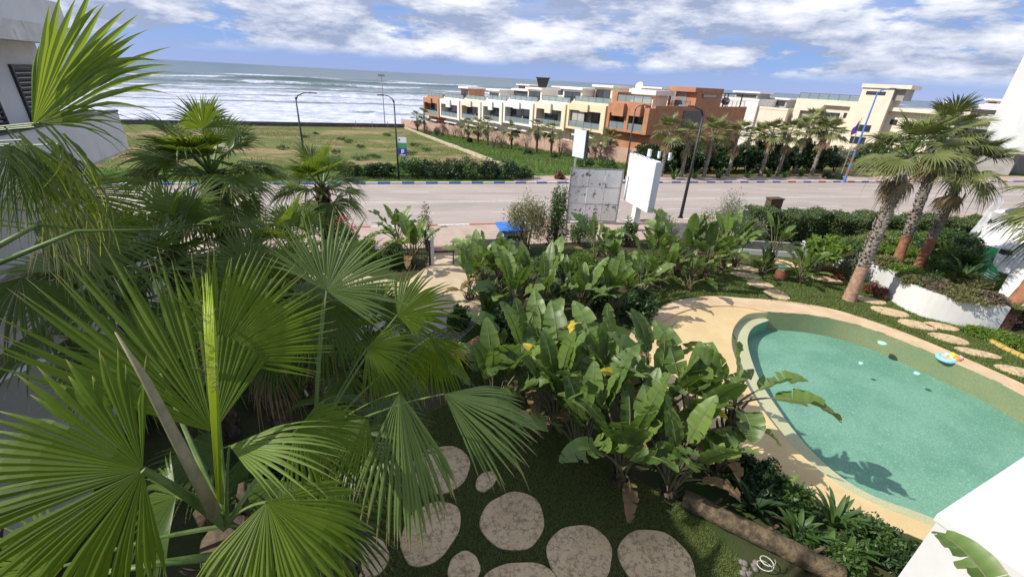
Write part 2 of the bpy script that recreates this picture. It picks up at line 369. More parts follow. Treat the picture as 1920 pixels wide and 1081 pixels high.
def np_mesh(name, V, F, mats, parent=None, var=None, tip=None, mi=None, smooth=False, extra=None):
    me = bpy.data.meshes.new(name); V = np.asarray(V, np.float32); F = np.asarray(F, np.int32)
    if parent is not None: V = V - np.array(parent.location, np.float32)
    k = F.shape[1]
    me.vertices.add(len(V)); me.vertices.foreach_set('co', V.ravel())
    me.loops.add(F.size); me.loops.foreach_set('vertex_index', F.ravel())
    me.polygons.add(len(F)); me.polygons.foreach_set('loop_start', np.arange(0, F.size, k, dtype=np.int32))
    me.polygons.foreach_set('loop_total', np.full(len(F), k, np.int32))
    if isinstance(mats, str): mats = [mats]
    for m in mats: me.materials.append(MATS[m])
    if mi is not None: me.polygons.foreach_set('material_index', np.asarray(mi, np.int32))
    if smooth: me.polygons.foreach_set('use_smooth', np.ones(len(F), bool))
    me.update(calc_edges=True)
    for an, d in (('var', var), ('tip', tip), *((extra or {}).items())):
        if d is not None:
            a = me.attributes.new(an, 'FLOAT', 'POINT'); a.data.foreach_set('value', np.asarray(d, np.float32))
    o = bpy.data.objects.new(name, me); link(o)
    if parent is not None: o.parent = parent
    return o
def tag(o, label=None, cat=None, group=None, kind=None):
    if label: o['label'] = label
    if cat: o['category'] = cat
    if group: o['group'] = group
    if kind: o['kind'] = kind
    return o
def thing(name, label, cat, loc=(0, 0, 0), group=None):
    o = bpy.data.objects.new(name, None); o.empty_display_size = .1; link(o); o.location = loc
    return tag(o, label, cat, group)
def inst(mesh_obj, name, parent, loc=(0, 0, 0), rot=(0, 0, 0), sc=1.0):
    c = bpy.data.objects.new(name, mesh_obj.data); link(c); c.parent = parent; c.location = loc; c.rotation_euler = rot
    c.scale = (sc, sc, sc) if isinstance(sc, (int, float)) else sc
    return c
def proto(o):                       # keep only the mesh data of a source object
    me = o.data; bpy.data.objects.remove(o)
    class P: pass
    p = P(); p.data = me; return p
def sheet(name, loops, z, mat, kind='structure', parent=None, zf=None):     # flat sheet, the loops after the first are holes
    bm = bmesh.new(); ed = []
    for lp in loops:
        vs = [bm.verts.new((p[0], p[1], zf(p[0], p[1]) if zf else z)) for p in lp]
        for i in range(len(vs)): ed.append(bm.edges.new((vs[i], vs[(i+1) % len(vs)])))
    bmesh.ops.triangle_fill(bm, edges=ed, use_beauty=True, use_dissolve=False)
    bmesh.ops.recalc_face_normals(bm, faces=bm.faces)
    if sum(f.normal.z*f.calc_area() for f in bm.faces) < 0: bmesh.ops.reverse_faces(bm, faces=bm.faces)
    me = bpy.data.meshes.new(name); bm.to_mesh(me); bm.free(); me.materials.append(MATS[mat])
    o = bpy.data.objects.new(name, me); link(o)
    if kind: o['kind'] = kind
    if parent: o.parent = parent
    return o
def catmull(pts, n=6, closed=False):
    P = [Vector((p[0], p[1], p[2] if len(p) > 2 else 0)) for p in pts]; out = []; k = len(P)
    for i in range(k if closed else k-1):
        p0 = P[(i-1) % k] if closed or i > 0 else P[i]; p1 = P[i]; p2 = P[(i+1) % k]; p3 = P[(i+2) % k] if closed or i+2 < k else p2
        for j in range(n):
            t = j/n
            out.append(.5*((2*p1)+(p2-p0)*t+(2*p0-5*p1+4*p2-p3)*t*t+(3*p1-p0-3*p2+p3)*t**3))
    if not closed: out.append(P[-1])
    return out

# ------------------------------------------------------------------ plants: builders
UPV = Vector((0, 0, 1))
def fan(mb, hub, axis, nrm, R, spread, nseg, droop, R_=rnd, rows=8, split=.5, cup=.05, fold=.0, mi=0, tipb=.9, brkp=.1):
    hub = Vector(hub); a = Vector(axis).normalized(); n = Vector(nrm); n = (n-a*n.dot(a)).normalized(); b = n.cross(a)
    rs = [.015, .2, split*.8, split] + [split+(1-split)*k/(rows-4) for k in range(1, rows-3)]
    for i in range(nseg):
        q = (i+.5)/nseg-.5; ang = spread*q; da = spread/nseg
        Rl = R*(1-.28*(2*abs(q))**2.2)*(1+R_.uniform(-.07, .07))
        sj = R_.uniform(-.025, .025)
        d = a*math.cos(ang+sj)+b*math.sin(ang+sj); sd = -a*math.sin(ang)+b*math.cos(ang)
        dr = droop*(1+R_.uniform(-.5, .7)); lat = R_.uniform(-.07, .07); vv = R_.random()
        brk = R_.random() < brkp; bk = R_.uniform(1.5, 3.0)
        vs = []; var = []; tip = []
        for r in rs:
            hw = r*Rl*math.tan(da/2)*1.06 if r <= split else split*Rl*math.tan(da/2)*1.12*max(.03, (1-((r-split)/(1-split))**1.25))
            e = max(0, r-.38); x = max(0, r-split)
            c = hub+d*(r*Rl)+n*(cup*R*r*r+fold*abs(math.sin(ang))*r*R)-UPV*(dr*R*e*e*(bk if brk else 1))+sd*(lat*R*x)
            if dr*e*e > .2: c -= d*(R*.35*(dr*e*e-.2))
            vs += [c-sd*hw, c+n*hw*.55, c+sd*hw]
            var += [vv*.7, vv*.7+.3, vv*.7]; t = max(0, min(1, (r-tipb)/(1-tipb+.001))) if r > tipb else 0  # pleat shading put into the colour: ridge lighter than the valleys
            tip += [t]*3
        fs = []
        for k in range(len(rs)-1):
            o = 3*k; fs += [(o, o+1, o+4, o+3), (o+1, o+2, o+5, o+4)]
        mb.add(vs, fs, mi, var, tip)
def petiole(mb, p0, p1, w, mi=1, sag=.06, n=6):
    p0 = Vector(p0); p1 = Vector(p1); pts = []; L = (p1-p0).length
    for k in range(7):
        t = k/6; pts.append(p0.lerp(p1, t)+UPV*(sag*L*4*t*(1-t)))
    mb.tube(pts, [w*(1.5-.75*k/6) for k in range(7)], n, mi, True, .55)
def frond_protos(tagname, mat, nseg, rows, count, seed, spread=RD(200), pet='petiole', els=(80, 62, 46, 30, 14, -2, -20, -42), dk=1.0):
    R_ = random.Random(seed); out = []
    for i, el in enumerate(els):
        for v in range(count):
            mb = MB(); e = RD(el+R_.uniform(-6, 6)); Lp = R_.uniform(.85, 1.1)
            d = Vector((math.cos(e), 0, math.sin(e))); hub = d*Lp - UPV*(.12*Lp*(1-abs(math.sin(e))))
            e2 = e-RD(18)-RD(14)*max(0, (50-el)/90.); ax = Vector((math.cos(e2), R_.uniform(-.12, .12), math.sin(e2)))
            nr = Vector((-math.sin(e2), R_.uniform(-.3, .3), math.cos(e2)))
            petiole(mb, (0, 0, 0), hub, .03, 1, .03, 5 if nseg > 20 else 4)
            fan(mb, hub, ax, nr, 1.0, spread*(.75 if el > 55 else 1), nseg, dk*(.35+.5*max(0, (40-el)/80)), R_, rows, .48, .04, .12)
            out.append((el, proto(mb.build('frond_'+tagname, [mat, pet], None, False))))
    return out
def trunk_mesh(base, top, r0, r1, mats, frac=None, rings=26, n=12, rough=.05, boots=0, seed=1, bootlen=.16, flare=.25):
    R_ = random.Random(seed); mb = MB(); base = Vector(base); top = Vector(top); pts = []; rad = []
    for k in range(rings+1):
        t = k/rings; p = base.lerp(top, t); p = p+Vector((math.sin(t*3)*.03, math.cos(t*4)*.03, 0))*min(1, t*4)
        r = r0+(r1-r0)*t; r *= 1+flare*math.exp(-t*14)
        r *= 1+rough*(1 if k % 2 else -1)*(.5 if frac and t < frac else 1.0)+R_.uniform(-rough, rough)*.6
        pts.append(p); rad.append(r)
    k0 = int(rings*frac) if frac else 0
    if k0: mb.tube(pts[:k0+1], rad[:k0+1], n, 0, False); mb.tube(pts[k0:], rad[k0:], n, 1, True)
    else: mb.tube(pts, rad, n, 0, True)
    ax = (top-base).normalized(); a = ax.cross(Vector((0, 1, 0))).normalized(); b = a.cross(ax)
    lo = frac or 0
    for i in range(boots):
        t = min(.99, lo+(1-lo)*(i+.5+R_.uniform(-1.5, 1.5))/boots+.002); t = max(lo, t); q = i*2.39996+R_.uniform(-.5, .5); p = base.lerp(top, t); r = r0+(r1-r0)*t
        d = a*math.cos(q)+b*math.sin(q); s_ = ax.cross(d); L = bootlen*R_.uniform(.4, 1.5); w = r*R_.uniform(.24, .42)
        p0 = p+d*r*.92; p1 = p+d*(r*1.05+L*.45)+ax*L
        mb.add([p0-s_*w, p0+s_*w, p1+s_*w*.5, p1-s_*w*.5, p0+d*.05-ax*.04, p1+d*.02], [(0, 1, 2, 3), (0, 3, 5, 4), (4, 5, 2, 1), (3, 2, 5), (0, 4, 1)], 1 if k0 else 0)
    return mb
def palm(name, label, base, height, r0, r1, crownR, nfr, protos, seed, tmats, group=None, frac=None, boots=0, lean=(0, 0), skirt=None, nsk=0, elmin=-30, rings=20, tn=10, bootlen=.16, flare=.25):
    R_ = random.Random(seed); base = Vector(base)
    root = thing(name, label, 'palm tree', base, group)
    top = base+Vector((lean[0], lean[1], height))
    trunk_mesh(base-UPV*.05, top, r0, r1, tmats, frac, rings, tn, .05, boots, seed, bootlen, flare).build('trunk', tmats, root, True)
    for i in range(nfr):
        t = (i+.5)/nfr; el = 84-(84-elmin)*t**.85+R_.uniform(-7, 7)
        pr_ = min(protos, key=lambda p: abs(p[0]-el)+R_.uniform(0, 9))[1]
        inst(pr_, 'frond', root, (lean[0], lean[1], height-.12*t), (R_.uniform(-.12, .12), R_.uniform(-.12, .12), i*2.39996+R_.uniform(-.25, .25)), crownR*R_.uniform(.85, 1.1))
    for i in range(nsk):
        pr_ = R_.choice(skirt)[1]
        inst(pr_, 'dead_frond', root, (lean[0], lean[1], height-.25-R_.uniform(0, .3)), (0, R_.uniform(.1, .5), R_.uniform(0, 6.3)), crownR*R_.uniform(.6, .85))
    return root
def strel_leaf(Lp, L, W, lean, bend, seed, mat='strel_leaf', tears=.5, roll=0, vfold=.35, rows=16, pmat='strel_stem'):
    R_ = random.Random(seed); mb = MB()
    ang = lean; p = Vector((0, 0, 0)); pts = [p.copy()]; N1 = 6
    for k in range(N1):
        ang = lean*(.5+.7*(k+1)/N1); p = p+Vector((math.sin(ang), 0, math.cos(ang)))*(Lp/N1); pts.append(p.copy())
    mb.tube(pts, [.034-.017*k/N1 for k in range(N1+1)], 5, 1, False)
    mid = [p.copy()]; tang = []
    for k in range(rows):
        ang += bend/rows*(.4+1.2*k/rows); d = Vector((math.sin(ang), 0, math.cos(ang))); p = p+d*(L/rows); mid.append(p.copy()); tang.append(d)
    tang.append(tang[-1])
    mb.tube(mid[::2], [.016*(1-.85*k/(len(mid[::2])-1))+.002 for k in range(len(mid[::2]))], 4, 1, False)
    Y = Vector((0, 1, 0))
    for sgn in (-1, 1):
        k = 0
        while k < rows:
            m = max(1, min(rows-k, R_.choice((2, 3, 4)) if R_.random() < tears else R_.choice((5, 7, 9))))
            dr = R_.uniform(-.22, .30)*tears*2; gap = .16 if m < 6 else .03
            vs = []; var = []; tip = []; vv = R_.random()
            for j in range(m+1):
                kk = k+j; s_ = kk/rows; d = tang[kk]; nr = d.cross(Y)*-1
                w = W*(max(0, math.sin(math.pi*min(1, .06+.94*s_)**.78))**.62) if kk < rows else .02
                if j == m and m < 6 and kk < rows: w *= .93
                shift = gap*(.5-j/m)*L/rows*2.2
                f = roll*sgn+vfold+dr
                for q, ww in enumerate((0, .5, 1.0)):
                    ff = f-ww*.5+.06*math.sin(kk*2.1+q)
                    o = mid[kk]+Y*sgn*(w*ww*math.cos(ff))+nr*(w*ww*math.sin(ff))*1.0+d*(shift*ww+.10*L/rows*ww*3)
                    vs.append(o); var.append(min(1, vv*.4+.35*(kk % 2)+.25*ww)); tip.append(.5 if (ww == 1 and R_.random() < .12) else 0)
            fs = []
            for j in range(m):
                o = 3*j
                for q in range(2): fs.append((o+q, o+q+1, o+q+4, o+q+3))
            mb.add(vs, fs, 0, var, tip); k += m
    return proto(mb.build('leaf_source', [mat, pmat], None, True))
def leaf_cards(P, size, R_=nrs, aspect=.45, up=.35, out=None, jit=.35):
    N = len(P); d = R_.normal(size=(N, 3)); d[:, 2] += up
    if out is not None: d += out*.9
    d /= np.linalg.norm(d, axis=1)[:, None]
    q = R_.normal(size=(N, 3)); s = np.cross(d, q); s /= np.linalg.norm(s, axis=1)[:, None]+1e-6
    nn = np.cross(d, s)
    L = size*(1+R_.uniform(-jit, jit, N))[:, None]
    V = np.stack([P-d*L*.5, P+s*L*aspect*.5+nn*L*.06, P+d*L*.5, P-s*L*aspect*.5+nn*L*.06], 1).reshape(-1, 3)
    F = np.arange(4*N).reshape(N, 4)
    return V, F, np.repeat(R_.random(N), 4)
def blob_points(c, r, n, R_=nrs, clumps=18, shell=.55, lump=.35):
    c = np.array(c); r = np.array(r)
    cc = R_.normal(size=(clumps, 3)); cc /= np.linalg.norm(cc, axis=1)[:, None]; cc *= (shell+(1-shell)*R_.random((clumps, 1)))*.82
    cc[:, 2] = np.abs(cc[:, 2])*1.0-.25*R_.random(clumps)
    k = R_.randint(0, clumps, n); g_ = R_.normal(size=(n, 3)); g_ /= np.linalg.norm(g_, axis=1)[:, None]
    rad = lump*(R_.random((n, 1))**.45)*(.6+.7*R_.random(clumps)[k][:, None])
    loc = cc[k]+g_*rad
    return c+loc*r, g_
def shrub(name, label, base, r, h, n, size, mat, cat='shrub', group=None, aspect=.45, stems=5, smat='bark_brown', flower=None, clumps=18, up=.35, lump=.35, stemh=.55, part='crown', lift=0):
    base = Vector(base); root = thing(name, label, cat, base, group)
    rx, ry = (r, r) if isinstance(r, (int, float)) else r
    P, out = blob_points((base.x, base.y, base.z+lift+(h-lift)*.32), (rx, ry, (h-lift)*.70), n, clumps=clumps, lump=lump)
    P[:, 2] = np.maximum(P[:, 2], base.z+.03)
    V, F, var = leaf_cards(P, size, out=out, aspect=aspect, up=up)
    np_mesh(part, V, F, mat, root, var, np.zeros(len(V)))
    mb = MB()
    for i in range(stems):
        q = rnd.uniform(0, 6.3); t = Vector((math.cos(q)*rx*.45, math.sin(q)*ry*.45, lift+(h-lift)*stemh))
        mb.tube([base+Vector((t.x*.12, t.y*.12, -.03)), base+t*.5+Vector((0, 0, .1*h)), base+t], [.03*h**.5, .022*h**.5, .008], 5)
    mb.build('stem' if h < 1.8 else 'trunk', smat, root)
    if flower:
        fm, fn, fs = flower; P2, o2 = blob_points((base.x, base.y, base.z+h*.55), (rx, ry, h*.58), fn, clumps=10, lump=.25)
        V, F, var = leaf_cards(P2, fs, aspect=.8); np_mesh('flowers', V, F, fm, root, var, np.zeros(len(V)))['kind'] = 'stuff'
    return root
def rosette(name, label, base, n, L, W, mat, cat='plant', group=None, seed=1, arch=1.2, upright=.5, yellow=0):
    R_ = random.Random(seed); base = Vector(base); root = thing(name, label, cat, base, group)
    for i in range(n):
        mb = MB(); q = i*2.39996+R_.uniform(-.2, .2); l = L*R_.uniform(.75, 1.15); el = RD(85-70*(i/n)*(1-upright)-20*R_.random())
        d = Vector((math.cos(q), math.sin(q), 0)); sd = Vector((-d.y, d.x, 0)); p = base.copy()+d*.03; vs = []; var = []; K = 7; vv = R_.random()
        for k in range(K+1):
            t = k/K; w = W*(math.sin(math.pi*min(1, .12+.88*t))**.8)*.5+.003
            vs += [p-sd*w+UPV*w*.35, p, p+sd*w+UPV*w*.35]; var += [vv*.8, vv*.8+.2, vv*.8]
            e = el-arch*t*t; p = p+(d*math.cos(e)+UPV*math.sin(e))*(l/K)
        fs = []
        for k in range(K): o = 3*k; fs += [(o, o+1, o+4, o+3), (o+1, o+2, o+5, o+4)]
        mb.add(vs, fs, 0, var, None); mb.build('leaf', 'strel_yellow' if R_.random() < yellow else mat, root, True)
    return root
def grass(name, label, pts, hgt_, w, mat, parent=None):
    n = len(pts); a = nrs.uniform(0, 6.28, n); h = hgt_*(.6+.8*nrs.random(n)); le = nrs.normal(0, .45, (n, 2))*h[:, None]
    s = np.stack([np.cos(a), np.sin(a), 0*a], 1)*w*.5; P = np.asarray(pts)
    t = P.copy(); t[:, :2] += le; t[:, 2] += h
    V = np.stack([P-s, P+s, t], 1).reshape(-1, 3); F = np.arange(3*n).reshape(n, 3)
    v = np.repeat(nrs.random(n), 3); tp = np.tile(np.array([0, 0, .6]), n)
    o = np_mesh(name, V, F, mat, parent, v, tp); tag(o, label, 'grass', None, 'stuff'); return o
def inpoly(P, poly):
    x, y = P[:, 0], P[:, 1]; r = np.zeros(len(P), bool); n = len(poly)
    for i in range(n):
        x1, y1 = poly[i][0], poly[i][1]; x2, y2 = poly[(i+1) % n][0], poly[(i+1) % n][1]
        c = ((y1 > y) != (y2 > y)) & (x < (x2-x1)*(y-y1)/(y2-y1+1e-12)+x1); r ^= c
    return r
def scatter(poly, n, holes=()):
    xs = [p[0] for p in poly]; ys = [p[1] for p in poly]
    P = np.stack([nrs.uniform(min(xs), max(xs), n), nrs.uniform(min(ys), max(ys), n), np.zeros(n)], 1)
    k = inpoly(P, poly)
    for h_ in holes: k &= ~inpoly(P, h_)
    return P[k]
# ------------------------------------------------------------------ setting: land, road, sea
RDV = Vector((.967, .256, 0)).normalized(); NRV = Vector((-RDV.y, RDV.x, 0))
def UW(u, w, z=0): p = RDV*u+NRV*w; return Vector((p.x, p.y, z))
def uw(p): p = Vector((p[0], p[1], 0)); return p.dot(RDV), p.dot(NRV)
def gz(x, y): w = -RDV.y*x+RDV.x*y; return -max(0, w-42)*.036
def gfar(x, y):                        # photo pixel on the sloping land beyond the road
    z = 0
    for _ in range(30): p = g(x, y, z); z = .5*z+.5*gz(p.x, p.y)
    return Vector((p.x, p.y, z))
def px2(l, z=0): return [g(x, y, z) for x, y in l]
cop_in = catmull(px2([(1228, 618), (1262, 592), (1310, 577), (1370, 574), (1415, 580), (1440, 585), (1520, 591), (1600, 607), (1680, 634), (1760, 668), (1840, 702), (1920, 742), (2010, 795)]), 4)
cop_out = catmull(px2([(1160, 668), (1185, 622), (1215, 592), (1262, 566), (1330, 556), (1400, 560), (1480, 566), (1560, 580), (1640, 604), (1720, 634), (1800, 668), (1920, 722), (2020, 775)]), 4)
ci = min(range(len(cop_in)), key=lambda i: (cop_in[i]-g(1440, 585)).length)
right_off = [Vector((17.6, 8.2, 0)), Vector((15.5, 6.2, 0)), Vector((12.5, 5.2, 0))]
S1 = catmull(px2([(1440, 585), (1402, 588), (1378, 610), (1372, 640), (1380, 672), (1402, 722), (1442, 782), (1502, 850), (1580, 910), (1660, 950), (1755, 987)])+[Vector((11.3, 5.6, 0))], 4)
S2 = catmull(px2([(1446, 589), (1418, 600), (1406, 620), (1410, 650), (1430, 700), (1462, 748), (1502, 800), (1562, 860), (1640, 910), (1755, 952)])+[Vector((11.9, 6.1, 0))], 4)
bedge = catmull([Vector((10.2, 4.9, 0))]+px2([(1730, 1012), (1640, 992), (1540, 955), (1480, 920), (1400, 885), (1300, 862), (1250, 810), (1208, 730), (1204, 660), (1228, 618)]), 4)
hole = [Vector(p) for p in cop_in]+right_off+[Vector((11.3, 5.0, 0))]+bedge[:-1]
far = UW
ground = sheet('ground', [[UW(-260, -80), UW(420, -80), UW(420, 42), UW(-260, 42)], hole], 0, 'garden_ground')
CO = Vector((-27, 98.7, 0)); CA = Vector((.905, .424, 0)).normalized(); CB = Vector((-CA.y, CA.x, 0))
cl = [CO+CA*k for k in (-260, -120, -60, -20, 0, 40, 120, 260, 520)]
sheet('field', [[UW(-260, 42), UW(420, 42)]+list(reversed(cl))], 0, 'field_ground', zf=gz)
# strip of rough green between the low wall and the garden wall of the terrace
mb = MB()
for k in range(26):
    p = CO+CA*(-230+20*k); q = CO+CA*(-230+20*(k+1)); za = gz(p.x, p.y); zb = gz(q.x, q.y)
    t = CB*.45
    mb.hexa([p+UPV*-7.5, q+UPV*-7.5, q+t+UPV*-7.5, p+t+UPV*-7.5], [p+UPV*(za+.75), q+UPV*(zb+.75), q+t+UPV*(zb+.75), p+t+UPV*(za+.75)])
sw = mb.build('seawall', 'seawall'); tag(sw, 'long low dark seawall between the field and the surf', 'wall')
def sn(u, s, k): return math.sin(u/s+k)+.6*math.sin(u/(s*.43)+k*2.3)+.35*math.sin(u/(s*.19)+k*5.1)
def make_sea():
    us = np.concatenate([np.linspace(-20000, -1500, 10), np.linspace(-1200, -420, 20), np.arange(-400, 700, 5.), np.linspace(720, 2000, 22), np.linspace(2500, 25000, 10)])
    vs_ = np.concatenate([np.arange(-2, 120, 6.), np.arange(120, 760, 2.6), np.geomspace(765, 40000, 40)])
    U, Vv = np.meshgrid(us, vs_); Z = np.zeros_like(U); F = np.zeros_like(U)
    def s_(u, s, k): return np.sin(u/s+k)+.6*np.sin(u/(s*.43)+k*2.3)+.35*np.sin(u/(s*.19)+k*5.1)
    base = np.clip(1.05-(Vv-60)/560., 0, 1.0)+.06*s_(U, 90, 1)*np.clip(1-Vv/700, 0, 1)
    F = base*.72
    for i, (v0, amp, wd) in enumerate([(40, .5, 4), (85, .7, 5), (140, .9, 5), (205, 1.2, 6), (270, 1.5, 7), (345, 2.2, 8), (420, 1.6, 9), (505, 3.0, 10), (600, 1.9, 13), (690, 1.6, 16)]):
        c = v0+10*s_(U, 130, i*1.7)+4*s_(U, 41, i*3.1); a = amp*np.clip(.62+.42*s_(U, 75, i*2.9), .08, 1.4)
        x = (Vv-c)/wd; sh = np.where(x < 0, np.exp(-(x*2.1)**2), np.exp(-(x*.8)**2)); Z += a*sh
        brk = np.clip(.55*s_(U, 85, i*2.2+1)+.35, 0, 1)
        F += brk*1.0*np.exp(-((x+.15)*1.3)**2)
        F -= .55*np.exp(-((x+1.15)*1.9)**2)*np.clip(1.1-brk*.4, 0, 1)
    Z += .12*s_(Vv+U*.3, 9, 2)*np.clip(1-Vv/900, 0, 1)
    F = np.where(Vv > 760, -.3, F)
    P = np.array(CO)[None, None, :]+U[..., None]*np.array(CA)+Vv[..., None]*np.array(CB); P[..., 2] = Z-6
    nv, nu = U.shape; idx = np.arange(nv*nu).reshape(nv, nu)
    Fc = np.stack([idx[:-1, :-1], idx[:-1, 1:], idx[1:, 1:], idx[1:, :-1]], -1).reshape(-1, 4)
    o = np_mesh('sea', P.reshape(-1, 3), Fc, 'sea_water', None, smooth=True, extra={'foam': F.ravel(), 'far': np.clip((Vv-500)/2500, 0, 1).ravel()})
    o['kind'] = 'structure'
make_sea()
# road
sheet('road', [[UW(-160, 26.6), UW(300, 26.6), UW(300, 38.5), UW(-160, 38.5)]], .004, 'asphalt')
def strip(name, u0, u1, w0, w1, z, mat, kind='structure'):
    return sheet(name, [[UW(u0, w0), UW(u1, w0), UW(u1, w1), UW(u0, w1)]], z, mat, kind)
mbp = MB()
def prect(mb, u0, u1, w0, w1, z): mb.add([UW(u0, w0, z), UW(u1, w0, z), UW(u1, w1, z), UW(u0, w1, z)], [(0, 1, 2, 3)])
road_lines = bpy.data.objects.new('road_markings', None); link(road_lines); road_lines['kind'] = 'structure'
for w in (32.38, 32.68):
    m = MB(); prect(m, -160, 300, w-.055, w+.055, .009); m.build('centre_line', 'road_paint', road_lines)
m = MB(); prect(m, 0, 3, -.06, .06, .009); dash = proto(m.build('dash_src', 'road_paint'))
for w in (29.5, 35.6):
    for k in range(22):
        u = -50+7*k; inst(dash, 'lane_dash', road_lines, UW(u, w)); 
# pavements (real steps of .12 m)
def pave(name, u0, u1, w0, w1, h, mat):
    mb = MB(); a = [UW(u0, w0), UW(u1, w0), UW(u1, w1), UW(u0, w1)]; mb.hexa([p-UPV*.05 for p in a], [p+UPV*h for p in a]); o = mb.build(name, mat); o['kind'] = 'structure'; return o
pave('far_pavement', 10, 260, 38.72, 41.4, .12, 'pavement_pink')
pave('far_verge', -120, 9.99, 38.72, 39.6, .11, 'verge_green')
pave('near_pavement', -120, 200, 22.6, 26.38, .12, 'pavement_pink')
kerb = bpy.data.objects.new('kerb', None); link(kerb); kerb['kind'] = 'structure'
kp = {}
for c in ('kerb_blue', 'kerb_white', 'kerb_red'):
    m = MB(); m.box(.01, .99, 0, .21, -.03, .145, lambda x, y, z: RDV*x+NRV*y+UPV*z); kp[c] = proto(m.build('kerb_src', c))
for k in range(-28, 75):
    c = ('kerb_blue', 'kerb_white')[k % 2] if k < 40 else ('kerb_red', 'kerb_white', 'kerb_blue', 'kerb_white')[k % 4]
    inst(kp[c], 'kerb_stone', kerb, UW(k, 38.505))
for k in range(-18, 45): inst(kp[('kerb_red', 'kerb_white')[(k//2) % 2]], 'kerb_stone', kerb, UW(k, 26.385))
# green strip by the terrace wall
KW = Vector((10.88, 58.62, 0)); RE = Vector((.66, -.751, 0)).normalized(); RB = Vector((-RE.y, RE.x, 0))
pA = gfar(760, 241); pB = gfar(915, 301); pA.z = 0; pB.z = 0
lw = (pB-pA).normalized()
def zadd(dz): return lambda x, y: gz(x, y)+dz
wl0 = KW+RE*-56; wl1 = KW+RE*6
sheet('green_verge', [[pB+lw*9, pB, pA, wl0, wl1, wl1+Vector((-4, -9, 0))]], 0, 'verge_green', zf=zadd(.03))
sheet('verge_front', [[UW(-30, 42.05), UW(14, 42.05), UW(14, 49), UW(2, 50), UW(-10, 47), UW(-30, 45.5)]], 0, 'verge_green', zf=zadd(.025))
mb = MB(); nl = int((pB-pA).length/2.5)
lwall = thing('low_wall', 'low cream boundary wall running across the green field to the sea', 'wall', (pB.x, pB.y, gz(pB.x, pB.y)))
sd = Vector((-lw.y, lw.x, 0))
for k in range(nl+3):
    a = pA+lw*(2.5*k); b = pA+lw*(2.5*k+2.46); mb = MB()
    za = gz(a.x, a.y); zb = gz(b.x, b.y); hh = .3+.05*rnd.random()
    mb.hexa([a-sd*.22+UPV*(za-.1), b-sd*.22+UPV*(zb-.1), b+sd*.22+UPV*(zb-.1), a+sd*.22+UPV*(za-.1)], [a-sd*.22+UPV*(za+hh), b-sd*.22+UPV*(zb+hh), b+sd*.22+UPV*(zb+hh), a+sd*.22+UPV*(za+hh)])
    mb.build('wall_block', 'low_wall', lwall)
# garden wall of the terrace, panel by panel
gw = thing('garden_wall', 'long pinkish garden wall in front of the terraced houses', 'wall', (KW.x, KW.y, gz(KW.x, KW.y)))
for k in range(22):
    a = KW+RE*(-56+3*k); b = KW+RE*(-56+3*k+2.97); za = gz(a.x, a.y); zb = gz(b.x, b.y); hh = 1.75+.03*k*.3
    mb = MB(); t = RB*.25
    mb.hexa([a+UPV*(za-.2), b+UPV*(zb-.2), b+t+UPV*(zb-.2), a+t+UPV*(za-.2)], [a+UPV*(za+hh), b+UPV*(za+hh), b+t+UPV*(za+hh), a+t+UPV*(za+hh)])
    mb.build('wall_panel', 'pink_wall', gw)

# ------------------------------------------------------------------ pool
sheet('pool_beach', [[Vector(p) for p in cop_in[:ci]]+S1+[Vector((11.3, 5.0, 0))]+bedge[:-1]], -.02, 'pool_beach')
back = cop_in[ci:]+right_off
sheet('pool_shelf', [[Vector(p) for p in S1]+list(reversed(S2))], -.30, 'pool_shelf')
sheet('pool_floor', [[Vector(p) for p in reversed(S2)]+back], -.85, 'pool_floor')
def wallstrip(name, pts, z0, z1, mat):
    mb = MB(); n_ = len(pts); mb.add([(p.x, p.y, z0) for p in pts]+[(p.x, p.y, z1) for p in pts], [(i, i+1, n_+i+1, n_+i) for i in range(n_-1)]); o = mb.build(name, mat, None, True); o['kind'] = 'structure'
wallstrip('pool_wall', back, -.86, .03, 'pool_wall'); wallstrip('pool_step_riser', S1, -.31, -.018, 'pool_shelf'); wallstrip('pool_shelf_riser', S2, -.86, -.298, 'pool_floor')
wallstrip('beach_edge', cop_in[:ci+1], -.03, .03, 'pool_beach'); wallstrip('beach_border', bedge, -.03, .02, 'pool_beach')
sheet('pool_water', [[Vector(p) for p in S1]+list(reversed([Vector(p) for p in back]))+[]], -.07, 'pool_water') if False else sheet('pool_water', [list(reversed(S1))+back], -.07, 'pool_water')
deck = bpy.data.objects.new('pool_coping', None); link(deck); deck['kind'] = 'structure'
def resample(pts, n_):
    d = [0]
    for i in range(1, len(pts)): d.append(d[-1]+(pts[i]-pts[i-1]).length)
    out = []; j = 0
    for k in range(n_+1):
        t = d[-1]*k/n_
        while j < len(d)-2 and d[j+1] < t: j += 1
        out.append(pts[j].lerp(pts[j+1], (t-d[j])/(d[j+1]-d[j]+1e-9)))
    return out
NC = 30; co = resample(cop_out, NC*2); cn = resample(cop_in, NC*2)
for k in range(NC):
    mb = MB(); i = 2*k; zt = .035+rnd.uniform(-.003, .003)
    a0, a1, a2 = cn[i], cn[i+1], cn[i+2]; b0, b1, b2 = co[i], co[i+1], co[i+2]
    e0 = a0.lerp(a1, .03); f0 = b0.lerp(b1, .03)
    mb.prism([e0, a1, a2, b2, b1, f0], .001, zt); mb.build('coping_slab', 'coping', deck)
# paved places on the land side
sheet('driveway', [px2([(812, 434), (868, 434), (884, 500), (900, 560), (905, 592), (770, 588), (700, 560), (560, 520), (480, 508), (480, 490), (620, 505), (760, 530), (800, 500)])], .010, 'sand_path')
sheet('garden_path', [px2([(690, 588), (770, 592), (905, 597), (860, 640), (800, 660), (700, 660), (640, 620)])], .006, 'path_grey')

